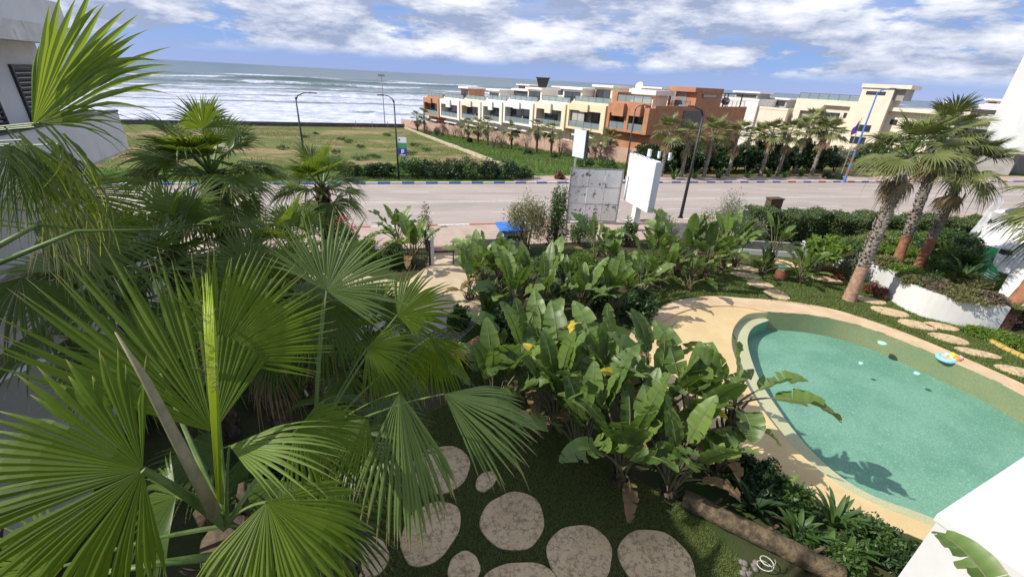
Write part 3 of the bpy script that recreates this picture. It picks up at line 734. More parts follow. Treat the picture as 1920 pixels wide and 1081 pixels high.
# ------------------------------------------------------------------ terrace of houses and villas beyond
def RF(s, t, z): p = KW+RE*s+RB*(t+4); return Vector((p.x, p.y, z))
def house_root(name, label, fr, s, t, group=None, cat='house'):
    p = fr(s, t, 0); return thing(name, label, cat, (p.x, p.y, gz(p.x, p.y)), group)
def part(name, parent, mat, boxes, fr):
    mb = MB()
    for b in boxes: mb.box(*b, fr)
    return mb.build(name, mat, parent)
def window(root, fr, s0, s1, t, z0, z1, nm=2, curtain=None, glass='window_glass', face=-1):
    # on a facade of constant t (face -1 looks to -t)
    w = part('window', root, 'dark_metal', [(s0, s1, t+face*.06, t, z1-.07, z1), (s0, s1, t+face*.06, t, z0, z0+.07), (s0, s0+.07, t+face*.06, t, z0+.07, z1-.07), (s1-.07, s1, t+face*.06, t, z0+.07, z1-.07)]+[(s0+(s1-s0)*k/nm-.03, s0+(s1-s0)*k/nm+.03, t+face*.06, t, z0+.07, z1-.07) for k in range(1, nm)], fr)
    mb = MB(); mb.box(s0+.07, s1-.07, t+face*.03, t+face*.004, z0+.07, z1-.07, fr)
    p = mb.build('pane', glass); p.parent = w; me = p.data
    me.transform(Matrix.Translation(-Vector(root.location)))
    if curtain:
        c0, c1, cm = curtain; mb = MB(); mb.box(s0+(s1-s0)*c0, s0+(s1-s0)*c1, t+face*.045, t+face*.032, z0+.08, z1-.08, fr)
        p = mb.build('blind', cm); p.parent = w; p.data.transform(Matrix.Translation(-Vector(root.location)))
    return w
def end_window(root, fr, s, t0, t1, z0, z1, nm=2):
    w = part('window', root, 'dark_metal', [(s, s+.06, t0, t1, z1-.06, z1), (s, s+.06, t0, t1, z0, z0+.06), (s, s+.06, t0, t0+.06, z0+.06, z1-.06), (s, s+.06, t1-.06, t1, z0+.06, z1-.06)], fr)
    mb = MB(); mb.box(s+.004, s+.03, t0+.06, t1-.06, z0+.06, z1-.06, fr); p = mb.build('pane', 'window_glass'); p.parent = w; p.data.transform(Matrix.Translation(-Vector(root.location)))
def rail(root, fr, s0, s1, t0, t1, z0, z1, name='railing', glass=True):
    mb = MB(); along = abs(s1-s0) > abs(t1-t0)
    if glass:
        mb.box(s0, s1 if along else s0+.03, t0, t1 if not along else t0+.03, z0, z1-.06, fr); o = mb.build(name, 'rail_glass', root)
    mb = MB()
    mb.box(s0, s1 if along else s0+.05, t0, t1 if not along else t0+.05, z1-.05, z1, fr)
    n_ = max(2, int(abs((s1-s0) if along else (t1-t0))/1.3))
    for k in range(n_+1):
        q = k/n_
        if along: x = s0+(s1-s0-.05)*q; mb.box(x, x+.05, t0-.002, t0+.052, z0, z1-.05, fr)
        else: y = t0+(t1-t0-.05)*q; mb.box(s0-.002, s0+.052, y, y+.05, z0, z1-.05, fr)
    if not glass:
        for j in range(1, 4): z = z0+(z1-z0)*j/4; mb.box(s0, s1 if along else s0+.03, t0+.01, t1 if not along else t0+.04, z, z+.03, fr)
    mb.build('rail_frame', 'dark_metal', root)
def terrace_house(i, s0, s1, zt, mat, side, label, wins, pent=None, depth=13, back2=None, name='terraced_house'):
    root = house_root(name, label, RF, s0, 0, 'terraced houses by the sea')
    zb = root.location.z-1.0; w = s1-s0
    part('wall', root, mat, [(s0+.02, s1-.02, 1.4, depth, zb, zt-.1)], RF)
    zl = zt-3.45
    # projecting loggia boxes
    part('loggia_frame', root, mat, [(s0+.05, s0+.5, 0, 1.398, zl, zt), (s1-.95, s1-.35, 0, 1.398, zl, zt), (s0+.5, s1-.95, .02, 1.396, zt-.85, zt-.01), (s0+.5, s1-.95, .02, 1.396, zl, zl+.32)], RF)
    if side: part('side_fin', root, side, [(s1-.35, s1-.05, -.15, 1.397, zl-.1, zt+.1)], RF)
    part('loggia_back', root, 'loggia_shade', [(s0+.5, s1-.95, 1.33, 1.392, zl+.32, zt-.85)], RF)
    a = s0+.5; b = s1-.95; ww = b-a
    for (q0, q1, t, nm, cur) in wins:
        window(root, RF, a+ww*q0, a+ww*q1, t, zl+.36, zt-.9, nm, cur)
    rail(root, RF, a, b, .08, .11, zl+.32, zl+1.2, 'balcony_glass')
    # box bay dividing the lintel
    part('bay_box', root, mat, [(a+ww*.38, a+ww*.62, -.28, .018, zt-1.35 if i % 2 else zt-.95, zt+.03)], RF)
    # parapet and terrace rail
    part('parapet', root, mat, [(s0+.03, s1-.03, 1.0, 1.22, zt-.1, zt+.3), (s0+.03, s0+.25, 1.22, depth, zt-.1, zt+.55), (s1-.28, s1-.03, 1.22, depth, zt-.1, zt+.55)], RF)
    rail(root, RF, s0+.4, s1-.4, 1.1, 1.13, zt+.3, zt+1.05, 'terrace_glass')
    part('entrance_canopy', root, 'house_white', [(s0+1, s1-2, .4, 1.395, zl-.9, zl-.7)], RF)
    window(root, RF, s0+1.2, s0+3.2, 1.4, zb+1.1, zl-1.0, 2)
    if pent:
        p0, p1, t0, t1, h, pm = pent
        part('roof_block', root, pm, [(s0+p0, s0+p1, t0, t1, zt-.09, zt+h)], RF)
        part('roof_slab', root, 'house_white', [(s0+p0-.3, s0+p1+.3, t0-.4, t1+.3, zt+h, zt+h+.3)], RF)
        window(root, RF, s0+p0+.35, s0+p1-.35, t0, zt+.15, zt+h-.35, 2)
    return root
W1 = [(.0, .46, 1.33, 2, None), (.52, 1., 1.33, 2, (.5, 1, 'booth_grey'))]
W2 = [(.12, .98, 1.33, 3, (.62, 1, 'loggia_shade'))]
W3 = [(.0, .45, .5, 2, (0, 1, 'booth_grey')), (.55, 1., 1.33, 2, None)]
ord_ = ['farthest', 'second farthest', 'third farthest', 'fourth', 'fifth', 'sixth', 'seventh']
terrace_house(0, -53.25, -46.6, 4.0, 'house_orange', 'house_orange', 'orange terraced house at the seaward end of the row', W2, None)
terrace_house(1, -46.5, -39.1, 4.15, 'house_white', 'house_cream', 'white terraced house next to the orange seaward one', W2, (.2, 3.2, 5, 9, 2.1, 'house_orange'))
terrace_house(2, -39.0, -32.2, 4.35, 'house_cream', 'house_cream', 'cream terraced house, third from the sea', W1, (1, 4.6, 6, 10, 1.9, 'house_white'))
terrace_house(3, -32.1, -25.95, 4.7, 'house_white', 'house_cream', 'white terraced house with wide shaded loggia, fourth from the sea', W2, (.6, 5.4, 7, 11, 1.9, 'house_dark'))
terrace_house(4, -25.85, -18.1, 5.05, 'house_white', 'house_cream', 'white terraced house below the black rooftop water tank', W1, (-.6, 3.0, 6, 10, 2.0, 'house_cream'))
terrace_house(5, -18.0, -11.05, 5.4, 'house_cream', 'house_yellow', 'cream terraced house with white chairs on its roof terrace', W2, (2.6, 6.6, 3.5, 8, 2.1, 'house_white'))
terrace_house(6, -10.95, -3.6, 5.75, 'house_yellow', 'house_yellow', 'pale yellow terraced house beside the orange corner house', W3, (-.2, 3.2, 6, 10, 2.3, 'house_cream'))
def corner_house():
    s0, s1, zt = -3.5, 3.1, 6.3; D = 27
    root = house_root('corner_house', 'orange and brown corner house with rooftop stair tower', RF, s1, 0); zb = root.location.z-1
    part('wall', root, 'house_orange', [(s0, s1, 1.2, D, zb, zt-.35)], RF)
    part('loggia_frame', root, 'house_orange', [(s0+.05, s0+.5, 0, 1.198, zt-3.4, zt), (s0+3.0, s0+3.6, .003, 1.197, zt-3.4, zt-.002), (s1-.7, s1-.01, 0, 1.198, zt-3.4, zt-.25), (s0+.5, s1-.7, .02, 1.196, zt-1.2, zt-.01), (s0+.5, s1-.7, .02, 1.196, zt-3.4, zt-3.1)], RF)
    part('bay_box', root, 'house_orange', [(s0+1.2, s0+3.0, -.5, .018, zt-1.5, zt+.05), (s0+4.0, s0+5.6, -.5, .017, zt-1.3, zt+.02)], RF)
    window(root, RF, s0+.6, s0+2.9, 1.15, zt-3.05, zt-1.25, 2); window(root, RF, s0+3.7, s1-.8, 1.15, zt-3.05, zt-1.25, 2)
    rail(root, RF, s0+.5, s1-.7, .1, .13, zt-3.1, zt-2.2, 'balcony_glass')
    part('terrace_wall', root, 'house_orange', [(s0, s0+.6, 1.0, 4, zt-.34, zt+1.35), (s0+.6, s1-.7, 1.0, 1.25, zt-.34, zt+.25)], RF)
    part('roof_frame', root, 'house_white', [(s0-.6, s0+3.8, 5.0, 9.5, zt+1.15, zt+1.75)], RF)
    part('roof_room', root, 'house_cream', [(s0, s0+3.2, 5.5, 9, zt-.34, zt+1.148)], RF)
    rail(root, RF, s0+.6, s1-.7, 1.1, 1.13, zt+.25, zt+1.1, 'terrace_glass')
    part('parapet', root, 'house_orange', [(s1-.25, s1+.02, 1.201, 10.6, zt-.34, zt+.05)], RF); part('parapet', root, 'house_orange', [(s1-.25, s1+.02, 17.8, D, zt-.34, zt-.0)], RF)
    tw = part('tower', root, 'house_orange', [(s1-3.2, s1+.03, 10.6, 17.8, zt-.34, 8.1), (s1-3.9, s1+.06, 9.9, 17.9, 8.1, 8.68)], RF)
    part('tower_door', root, 'grey_metal', [(s1-2.9, s1-1.4, 10.55, 10.6, zt-.3, 8.0)], RF); 
    part('tower_post', root, 'house_orange', [(s1-3.85, s1-3.6, 9.95, 10.2, zt-.34, 8.1)], RF)
    rail(root, RF, s1-3.2, s1-.3, 9.9, 9.93, zt-.3, zt+.6, 'tower_rail', False)
    w = part('window', root, 'dark_metal', [(s1+.03, s1+.08, 12.0, 16.3, 7.45, 7.9)], RF)
    part('blind', root, 'loggia_shade', [(s1+.08, s1+.1, 12.3, 16.0, 7.5, 7.85)], RF)
    part('stone_panel', root, 'stone_clad', [(s1, s1+.1, 8.0, 13.4, 3.3, 5.75)], RF)
    for t in (18.3, 20.6): end_window(root, RF, s1, t, t+1.3, 3.3, 4.4)
    rail(root, RF, s1-.3, s1-.26, 18, 26.5, zt, zt+.8, 'terrace_rail', False)
    part('pergola', root, 'house_dark', [(s1-3, s1-.6, 20, 26, zt+1.7, zt+1.85), (s1-.75, s1-.6, 20, 20.15, zt-.34, zt+1.7), (s1-.75, s1-.6, 25.8, 25.95, zt-.34, zt+1.7), (s1-3, s1-2.85, 25.8, 25.95, zt-.34, zt+1.7)], RF)
corner_house()
def block(name, label, fr, s0, s1, t0, t1, h, mat, wins=(), top=None, group='pale villas behind the palms', slab=None, rails=False):
    root = house_root(name, label, fr, s0, t0, group, 'house'); zb = root.location.z-1
    part('wall', root, mat, [(s0, s1, t0, t1, zb, h)], fr)
    part('parapet', root, mat, [(s0-.05, s1+.05, t0-.05, t0+.2, h, h+.35), (s0-.05, s0+.2, t0+.2, t1, h, h+.35), (s1-.2, s1+.05, t0+.2, t1, h, h+.35)], fr)
    for w in wins: window(root, fr, w[0], w[1], t0, w[2], w[3], 2)
    if top:
        a, b, c, d, hh, m = top; part('roof_block', root, m, [(a, b, c, d, h+.001, h+hh)], fr)
        part('roof_slab', root, 'house_white', [(a-.4, b+.4, c-.4, d+.3, h+hh, h+hh+.25)], fr)
        window(root, fr, a+.3, b-.3, c, h+.5, h+hh-.3, 2)
    if rails: rail(root, fr, s0+.2, s1-.2, t0+.05, t0+.08, h+.35, h+1.0, 'terrace_glass')
    return root
# second row behind the terrace, seen over its roofs
block('seaside_villa', 'white villa roof behind the far end of the terrace', RF, -52, -43, 22, 32, 5.0, 'house_white', (), (-50, -46, 24, 28, 2.2, 'house_orange'), 'villas behind the terrace')
block('seaside_villa', 'pale villa roof rising behind the fourth terraced house', RF, -38, -27, 20, 30, 5.4, 'house_cream', (), (-36, -30, 22, 27, 1.9, 'house_white'), 'villas behind the terrace')
block('seaside_villa', 'white villa with grey upper floor behind the terrace middle', RF, -22, -13, 19, 29, 5.8, 'house_white', [(-20, -18, 6, 7)] and (), (-19, -13.5, 21, 26, 2.0, 'house_grey'), 'villas behind the terrace')
block('seaside_villa', 'cream villa with chimney behind the chairs terrace', RF, -11.5, -5, 17, 27, 6.2, 'house_cream', (), (-11, -7.4, 18, 23, 2.0, 'house_white'), 'villas behind the terrace')
block('seaside_villa', 'white villa top right behind the brown stair tower', RF, -4, 2.2, 33, 45, 7.1, 'house_white', (), (-3, 1, 35, 40, 1.2, 'house_grey'), 'villas behind the terrace')
VK = Vector((45, 78, 0))
def VF(s, t, z): p = VK+RE*s+RB*t; return Vector((p.x, p.y, z))
block('villa', 'low cream house with planted roof terrace right of the brown wall', VF, -13, -1.0, -1, 10, 6.0, 'house_cream', [(-9, -7.2, 3.4, 4.6)], (-9, -4, 6, 11, 1.5, 'house_grey'))
def big_villa():
    root = house_root('villa', 'large cream villa with tall square stair tower', VF, 0, 0, 'pale villas behind the palms'); zb = root.location.z-1
    m = 'house_cream'
    part('wall', root, m, [(-.5, 8.2, .6, 14, zb, 7.7)], VF)
    part('facade_frame', root, m, [(-.5, 3.0, 0, .598, 6.2, 7.95), (-.5, .5, 0, .598, zb, 6.2), (2.6, 3.6, .002, .596, zb, 7.94), (3.6, 7.2, .003, .597, 7.2, 7.95), (7.2, 8.2, 0, .598, zb, 7.95), (.5, 2.6, .003, .597, zb, 4.1), (3.6, 7.2, .003, .597, zb, 4.2)], VF)
    window(root, VF, .55, 2.55, .6, 4.15, 6.15, 2); window(root, VF, 4.0, 6.0, .6, 4.3, 6.2, 2); window(root, VF, 6.5, 6.9, .6, 5.6, 6.3, 1)
    part('shutter', root, 'loggia_shade', [(.6, 2.5, .5, .53, 5.2, 6.15)], VF)
    rail(root, VF, -.3, 8.0, .2, .23, 7.95, 8.8, 'terrace_glass')
    part('tower', root, m, [(8.0, 11.8, -.4, 6, zb, 9.9), (7.8, 13.6, -.6, 6.2, 9.9, 10.4)], VF)
    window(root, VF, 8.6, 10.9, -.4, 9.0, 9.45, 1); window(root, VF, 8.9, 10.7, -.4, 4.0, 4.9, 2); window(root, VF, 8.7, 10.6, -.4, 2.2, 3.2, 2); window(root, VF, 12.4, 13.2, 1.2, 5.2, 5.9, 1)
    part('tower_side', root, 'house_grey', [(11.8, 13.0, .2, 5.5, 8.4, 9.9)], VF)
    part('wing', root, m, [(11.8, 17.5, 1.2, 12, zb, 7.0), (11.7, 19.5, .4, 3.5, 7.0, 7.5)], VF)
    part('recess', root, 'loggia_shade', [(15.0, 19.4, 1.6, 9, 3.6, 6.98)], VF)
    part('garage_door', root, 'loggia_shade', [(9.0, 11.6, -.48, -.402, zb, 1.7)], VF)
big_villa()
block('villa', 'pale villa with stepped roof boxes right of the tower villa', VF, 15.5, 20.5, 10, 18, 7.5, 'house_cream', [(16.2, 18, 5.2, 6.4)], (16.4, 18.2, 11, 13, .9, 'house_cream'))
block('villa', 'small cream villa roof between the stepped villa and the dark framed one', VF, 19.5, 23, 16, 22, 8.3, 'house_white', (), (20, 21.5, 17, 19, .8, 'house_cream'))
rt = block('villa', 'villa with dark brown frame above a white band', VF, 20.2, 26.5, 6, 13, 6.0, 'house_grey', [(21, 23.5, 3.6, 5.4), (24, 26, 3.6, 5.4)], None)
part('dark_frame', rt, 'house_dark', [(20.0, 26.7, 5.2, 5.9, 7.3, 7.9), (20.0, 20.5, 5.2, 5.9, 2, 7.3), (26.2, 26.7, 5.2, 5.9, 2, 7.3)], VF)
part('white_band', rt, 'house_white', [(20.6, 26.1, 5.4, 5.9, 6.4, 7.2)], VF)
rt = block('villa', 'white and grey villa with layered flat roofs at far right', VF, 25, 36, 11, 20, 7.2, 'house_grey', [(26, 28, 5, 6.8), (30, 33, 5, 6.8)], (25.5, 33, 12, 17, 1.7, 'house_grey'))
part('roof_layer', rt, 'house_white', [(24.6, 36.4, 10.4, 20, 7.56, 7.85)], VF)
for k, (s, t, z) in enumerate([(-17.2, 2.0, 5.75), (-16.0, 2.3, 5.75), (-14.8, 2.0, 5.75), (-13.4, 2.2, 5.75)]):
    c = RF(s, t, z-.43); root = thing('terrace_chair', ['leftmost', 'second', 'third', 'rightmost'][k]+' white chair on the cream house roof terrace', 'chair', c, 'white chairs on the roof terrace')
    for nm, b in (('seat', (-.25, .25, -.25, .25, .36, .42)), ('backrest', (-.25, .25, .2, .25, .42, .85))):
        m = MB(); m.box(*[b[i]+(c[i//2]) for i in range(6)]); m.build(nm, 'sheet_white', root)
    for x in (-.22, .22):
        for y in (-.22, .22): m = MB(); m.tube([c+Vector((x, y, 0)), c+Vector((x, y, .36))], .02, 5); m.build('leg', 'sheet_white', root)
def dish(base, label, r, yaw, dark=False):
    base = Vector(base); root = thing('satellite_dish', label, 'satellite dish', base); mb = MB(); mb.tube([base, base+UPV*(r*1.2)], .04, 6); mb.build('mast', 'grey_metal', root)
    c = base+UPV*(r*1.3); ax = Vector((math.cos(yaw), math.sin(yaw), .5)).normalized(); a = ax.cross(UPV).normalized(); b = a.cross(ax); mb = MB(); vs = [c-ax*.02]; fs = []
    for ring in (.5, 1.0):
        for j in range(14): q = 2*math.pi*j/14; vs.append(c+(a*math.cos(q)+b*math.sin(q))*r*ring+ax*(r*.3*ring*ring))
    for j in range(14): fs += [(0, 1+j, 1+(j+1) % 14), (1+j, 15+j, 15+(j+1) % 14, 1+(j+1) % 14)]
    mb.add(vs, fs); mb.build('reflector', 'house_dark' if dark else 'sheet_white', root, True)
    mb = MB(); mb.tube([c+b*-r+ax*r*.3, c+ax*r*.95], .03, 5); mb.build('feed_arm', 'grey_metal', root)
dish(RF(-4.6, 8, 7.75), 'white satellite dish standing on the roof beside the orange house', .55, -2.3)
dish(RF(3.0, 19.5, 6.2), 'dark satellite dish on the roof right of the stair tower', .6, -1.9, True)
c = RF(-24.4, 7.5, 7.35); root = thing('water_tank', 'black flared tank on the white terrace roof', 'tank', c); mb = MB()
mb.hexa([c+Vector(p) for p in ((-.7, -.7, .1), (.7, -.7, .1), (.7, .7, .1), (-.7, .7, .1))], [c+Vector(p) for p in ((-1.1, -1.0, 1.5), (1.1, -1.0, 1.5), (1.1, 1.0, 1.5), (-1.1, 1.0, 1.5))]); mb.build('tank', 'dark_metal', root)
mb = MB(); mb.box(c.x-1.25, c.x+1.25, c.y-1.15, c.y+1.15, c.z+1.5, c.z+1.62); mb.build('lid', 'dark_metal', root)
mb = MB(); mb.box(c.x-.6, c.x+.6, c.y-.6, c.y+.6, c.z-.02, c.z+.1); mb.build('base', 'grey_metal', root)

# ------------------------------------------------------------------ white houses close by
def left_house():
    A = Vector((-7.5, 0, 0)); D = Vector((-.377, .926, 0)).normalized(); Nn = Vector((D.y, -D.x, 0))      # wall line, outward normal
    def LF(s, t, z): p = A+D*s+Nn*t; return Vector((p.x, p.y, z))
    root = thing('white_house', 'white house on the left with louvred windows and stained roof edge', 'house', A)
    e1 = 16.6
    part('wall', root, 'white_paint', [(2.8, e1-.2, -9, -1.2, -.5, 8.85)], LF)
    part('cornice', root, 'white_stained', [(2.6, e1-.1, -9.2, -.1, 8.85, 9.3)], LF)
    part('roof', root, 'white_paint', [(2.7, e1-.3, -9.1, -.25, 9.3, 9.95)], LF)
    part('roof_block', root, 'white_paint', [(3.4, 7.5, -7, -.4, 9.95, 11.9)], LF)  # out-of-view block added on the roof to throw shade over the stepping stones
    for s in (6.0, 9.4, 12.0, 14.6):
        w = part('window', root, 'dark_metal', [(s, s+1.5, -1.2, -1.13, 6.1, 6.17), (s, s+1.5, -1.2, -1.13, 8.2, 8.27), (s, s+.07, -1.2, -1.13, 6.17, 8.2), (s+1.43, s+1.5, -1.2, -1.13, 6.17, 8.2)], LF)
        for k in range(16):
            z = 6.2+k*.125; mb = MB(); mb.hexa([LF(s+.08, -1.19, z), LF(s+1.42, -1.19, z), LF(s+1.42, -1.13, z+.05), LF(s+.08, -1.13, z+.05)], [LF(s+.08, -1.19, z+.05), LF(s+1.42, -1.19, z+.05), LF(s+1.42, -1.13, z+.1), LF(s+.08, -1.13, z+.1)])
            sl = mb.build('slat', 'plank_dark'); sl.parent = w; sl.data.transform(Matrix.Translation(-A))
    part('balcony_wall', root, 'white_paint', [(6.5, e1, -.02, .22, 5.75, 6.95), (e1-.24, e1, -1.198, -.02, 5.75, 6.95)], LF)
    part('balcony_floor', root, 'white_stained', [(6.5, e1-.02, -1.198, -.02, 5.6, 5.9)], LF)
    part('shade_ledge', root, 'dark_metal', [(6.5, e1+.02, -.04, .24, 6.95, 7.0)], LF)
    # lower terraces stepping out towards the garden
    part('lower_wall', root, 'white_stained', [(1.0, 15.0, -1.198, .7, -.3, 3.3)], LF)
    part('terrace_roof', root, 'path_grey', [(.8, 15.2, -1.195, 1.0, 3.3, 3.5)], LF)
    mb = MB(); mb.hexa([LF(3, 1.0, .2), LF(9, 1.0, .2), LF(9, 1.25, .2), LF(3, 1.25, .2)], [LF(3, 1.0, 4.4), LF(9, 1.0, 2.6), LF(9, 1.25, 2.6), LF(3, 1.25, 4.4)]); mb.build('stair_wall', 'white_paint', root)
    part('terrace_step', root, 'path_grey', [(3, 9, .1, .98, 3.5, 3.7)], LF)
left_house()
def right_house():
    p0 = dp(1835, 276, 24.5); root = thing('white_house', 'tall white house wall overhanging the top right corner', 'house', (p0.x, p0.y, 0))
    d = Vector((.6, -.8, 0)); b = Vector((.8, .6, 0))
    def QF(s, t, z): p = Vector((p0.x, p0.y, 0))+d*s+b*t; return Vector((p.x, p.y, z))
    part('upper_wall', root, 'white_paint', [(0, 16, 0, 9, p0.z, 12.5)], QF)
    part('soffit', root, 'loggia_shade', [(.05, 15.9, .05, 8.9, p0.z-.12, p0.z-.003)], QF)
    part('ground_wall', root, 'white_paint', [(5, 16, 3, 9, -.2, p0.z-.125)], QF)
right_house()
def terrace_wing():
    z = 4.2; c0 = g(1765, 965, z); c1 = g(1920, 862, z); c2 = g(1870, 1040, z)
    d1 = (c1-c0).normalized(); d2 = (c2-c0).normalized()
    root = thing('white_wing', 'flat-topped white wing of the house in the lower right corner', 'house', (c0.x, c0.y, 0))
    L1 = 9.; L2 = 3.2
    q = [c0, c0+d2*L2, c0+d2*L2+d1*L1, c0+d1*L1]
    mb = MB(); mb.hexa([Vector((p.x, p.y, -.2)) for p in q], [Vector((p.x, p.y, z-.1)) for p in q]); mb.build('wall', 'white_paint', root)
    c = c0-d1*.03-d2*.03; q2 = [c, c+d2*(L2+.06), c+d2*(L2+.06)+d1*(L1+.06), c+d1*(L1+.06)]
    mb = MB(); mb.hexa([Vector((p.x, p.y, z-.1)) for p in q2], [Vector((p.x, p.y, z)) for p in q2]); mb.build('coping', 'white_paint', root)
terrace_wing()
# ------------------------------------------------------------------ street furniture and small built things
def lamp_post(label, base, h, arm, mats, head=.55, r=.07, double=False, bands=False, lean=(0, 0)):
    base = Vector(base); root = thing('street_lamp', label, 'street lamp', base, 'street lamps along the road'); arm = Vector(arm)
    top = base+UPV*h+Vector((lean[0], lean[1], 0))
    mb = MB(); mb.tube([base-UPV*.05, base.lerp(top, .02)], [r*2.2, r*2.2], 10); mb.build('base', mats[0], root)
    if bands:
        n_ = 14
        for k in range(n_):
            mb = MB(); a = base.lerp(top, .02+.98*k/n_); b = base.lerp(top, .02+.98*(k+1)/n_); mb.tube([a, b], [r*(1.5-.8*k/n_), r*(1.5-.8*(k+1)/n_)], 10); mb.build('pole_band', bands[k % len(bands)] if k < 7 else bands[0], root)
    else:
        mb = MB(); mb.tube([base+UPV*.08, base.lerp(top, .5), top], [r*1.5, r*1.15, r*.75], 10); mb.build('pole', mats[0], root, True)
    for sgn in ((1, -1) if double else (1,)):
        a = arm*sgn; mb = MB(); mb.tube([top-UPV*.25, top+a*.12+UPV*.12, top+a*.45+UPV*.32, top+a*.75+UPV*.36], [r*.75, r*.7, r*.6, r*.5], 8); mb.build('arm', mats[0], root, True)
        e = top+a*.72+UPV*.36; d = a.normalized(); sd = d.cross(UPV); mb = MB(); L = head
        mb.hexa([e-sd*.1-UPV*.05, e+d*L-sd*.14-UPV*.06, e+d*L+sd*.14-UPV*.06, e+sd*.1-UPV*.05], [e-sd*.06+UPV*.05, e+d*L-sd*.08+UPV*.02, e+d*L+sd*.08+UPV*.02, e+sd*.06+UPV*.05]); mb.build('lamp_head', mats[1], root)
    return root
bA = g(577, 333); bB = g(748, 338); bC = g(1275, 412); bD = g(1170, 338); bE = g(1582, 342)
def proud(p, z): return Vector((p.x, p.y, z))
lamp_post('curved dark street lamp left of the banner lamp, rising behind the palms', bA, 6.4, (1.5, .3, 0), ('dark_metal', 'dark_metal'))
lamp_post('dark street lamp carrying a green and blue banner at the field edge', proud(bB, .0), 6.5, (-1.0, -.3, 0), ('dark_metal', 'dark_metal'), r=.06)
lamp_post('street lamp on the near pavement right of the white billboard', proud(bC, .1), 7.1, (-1.5, .2, 0), ('dark_metal', 'grey_metal'), r=.08)
lamp_post('thin dark street lamp behind the billboards in front of the orange house', bD, 6.6, (1.0, .2, 0), ('dark_metal', 'dark_metal'), r=.06)
lamp_post('blue and red banded street lamp in front of the tower villa', bE, 9.2, (2.4, .1, 0), ('lamp_blue', 'steel'), r=.09, bands=['lamp_blue', 'lamp_rust'])
fb = gfar(722, 236); root = thing('floodlight_mast', 'tall thin mast with lights at the seawall', 'mast', fb)
mb = MB(); mb.tube([fb, fb+UPV*10], [.12, .06], 6); mb.build('pole', 'grey_metal', root); mb = MB(); mb.box(fb.x-.7, fb.x+.7, fb.y-.1, fb.y+.1, fb.z+9.9, fb.z+10.3); mb.build('lights', 'grey_metal', root)
for k in range(14):
    p = gfar(700+9*k if k < 13 else 690, 238) if False else CO+CA*(-8+3.2*k)-CB*1.2; z = gz(p.x, p.y)
    if k < 10:
        mb = MB(); mb.tube([Vector((p.x, p.y, z-.1)), Vector((p.x, p.y, z+1.25))], .06, 5)
        tag(mb.build('fence_post', 'bark_grey'), ['first', 'second', 'third', 'fourth', 'fifth', 'sixth', 'seventh', 'eighth', 'ninth', 'tenth'][k]+' thin grey post from the left along the seawall', 'post', 'posts along the seawall')
# banner
bn = Vector((bB.x, bB.y, 0)); root = thing('banner', 'white, green and blue banner board hung on the street lamp', 'sign', (bn.x+.12, bn.y, 2.1))
X0, X1 = bn.x+.1, bn.x+.85
mb = MB(); mb.box(X0, X1, bn.y-.03, bn.y+.03, 3.2, 3.65); mb.build('top_band', 'sheet_white', root)
mb = MB(); mb.box(X0, X1, bn.y-.03, bn.y+.03, 2.75, 3.198); mb.build('middle_band', 'sign_green', root)
mb = MB(); mb.box(X0, X1, bn.y-.03, bn.y+.03, 2.1, 2.748); mb.build('bottom_band', 'sign_blue', root)
mb = MB()
for b in ((.28, .36, 2.3, 2.66), (.36, .50, 2.58, 2.66), (.44, .52, 2.46, 2.58), (.36, .50, 2.40, 2.47)): mb.box(X0+b[0], X0+b[1], bn.y-.04, bn.y-.031, b[2], b[3])
mb.build('emblem', 'sheet_white', root)
mb = MB(); mb.box(X0+.1, X0+.62, bn.y-.04, bn.y-.031, 2.16, 2.22); mb.build('emblem_line', 'sheet_white', root)
mb = MB(); mb.box(X0+.1, X0+.2, bn.y-.04, bn.y-.031, 3.38, 3.5); mb.build('emblem_mark', 'dark_metal', root)
# flag
fp = g(1590, 338); root = thing('flag', 'purple flag on a pole in front of the tower villa', 'flag', (fp.x-.6, fp.y+.6, 0)); q = Vector((fp.x-.6, fp.y+.6, 0))
mb = MB(); mb.tube([q, q+UPV*6.6], .035, 6); mb.build('pole', 'steel', root)
vs = []; fs = []
for i in range(9):
    for j in range(7): t = i/8; vs.append(q+Vector((-.04-t*.5, .1*math.sin(t*7+j*.5), 6.3-1.2*j/6*(1-.25*t)-t*.8)))
for i in range(8):
    for j in range(6): fs.append((i*7+j, i*7+j+1, (i+1)*7+j+1, (i+1)*7+j))
mb = MB(); mb.add(vs, fs); mb.build('cloth', 'flag_purple', root, True)
# old billboard, sheet by sheet
def board_frame(pl, pr_, name, label):
    o = Vector((pl.x, pl.y, 0)); d = Vector((pr_.x-pl.x, pr_.y-pl.y, 0)); W = d.length; d.normalize(); n_ = Vector((d.y, -d.x, 0))
    return o, d, n_, W
pl = g(1062, 421); pr_ = g(1152, 424); o, d, nn, W = board_frame(pl, pr_, '', '')
ztop = hgt(pl, 1070, 316); zb = .35
root = thing('billboard', 'old grey billboard of nine peeling sheets beside the road', 'billboard', (o.x, o.y, 0))
def BF(s, t, z): return o+d*s-nn*t+UPV*z
cw = W/3; hs = (ztop-zb)/3
for r in range(3):
    for c in range(3):
        mb = MB(); mb.box(c*cw+.016, (c+1)*cw-.016, .012*((r*2+c) % 3), .03, zb+r*hs+.016, zb+(r+1)*hs-.016, BF); mb.build('sheet', 'billboard_sheet', root)
for s in (-.07, W): mb = MB(); mb.box(s, s+.07, -.03, .1, 0, ztop+.03, BF); mb.build('edge_rail', 'grey_metal', root)
for z in (zb-.08, zb+hs-.03, zb+2*hs-.03, ztop+.005): mb = MB(); mb.box(0, W, .032, .1, z, z+.06, BF); mb.build('cross_rail', 'grey_metal', root)
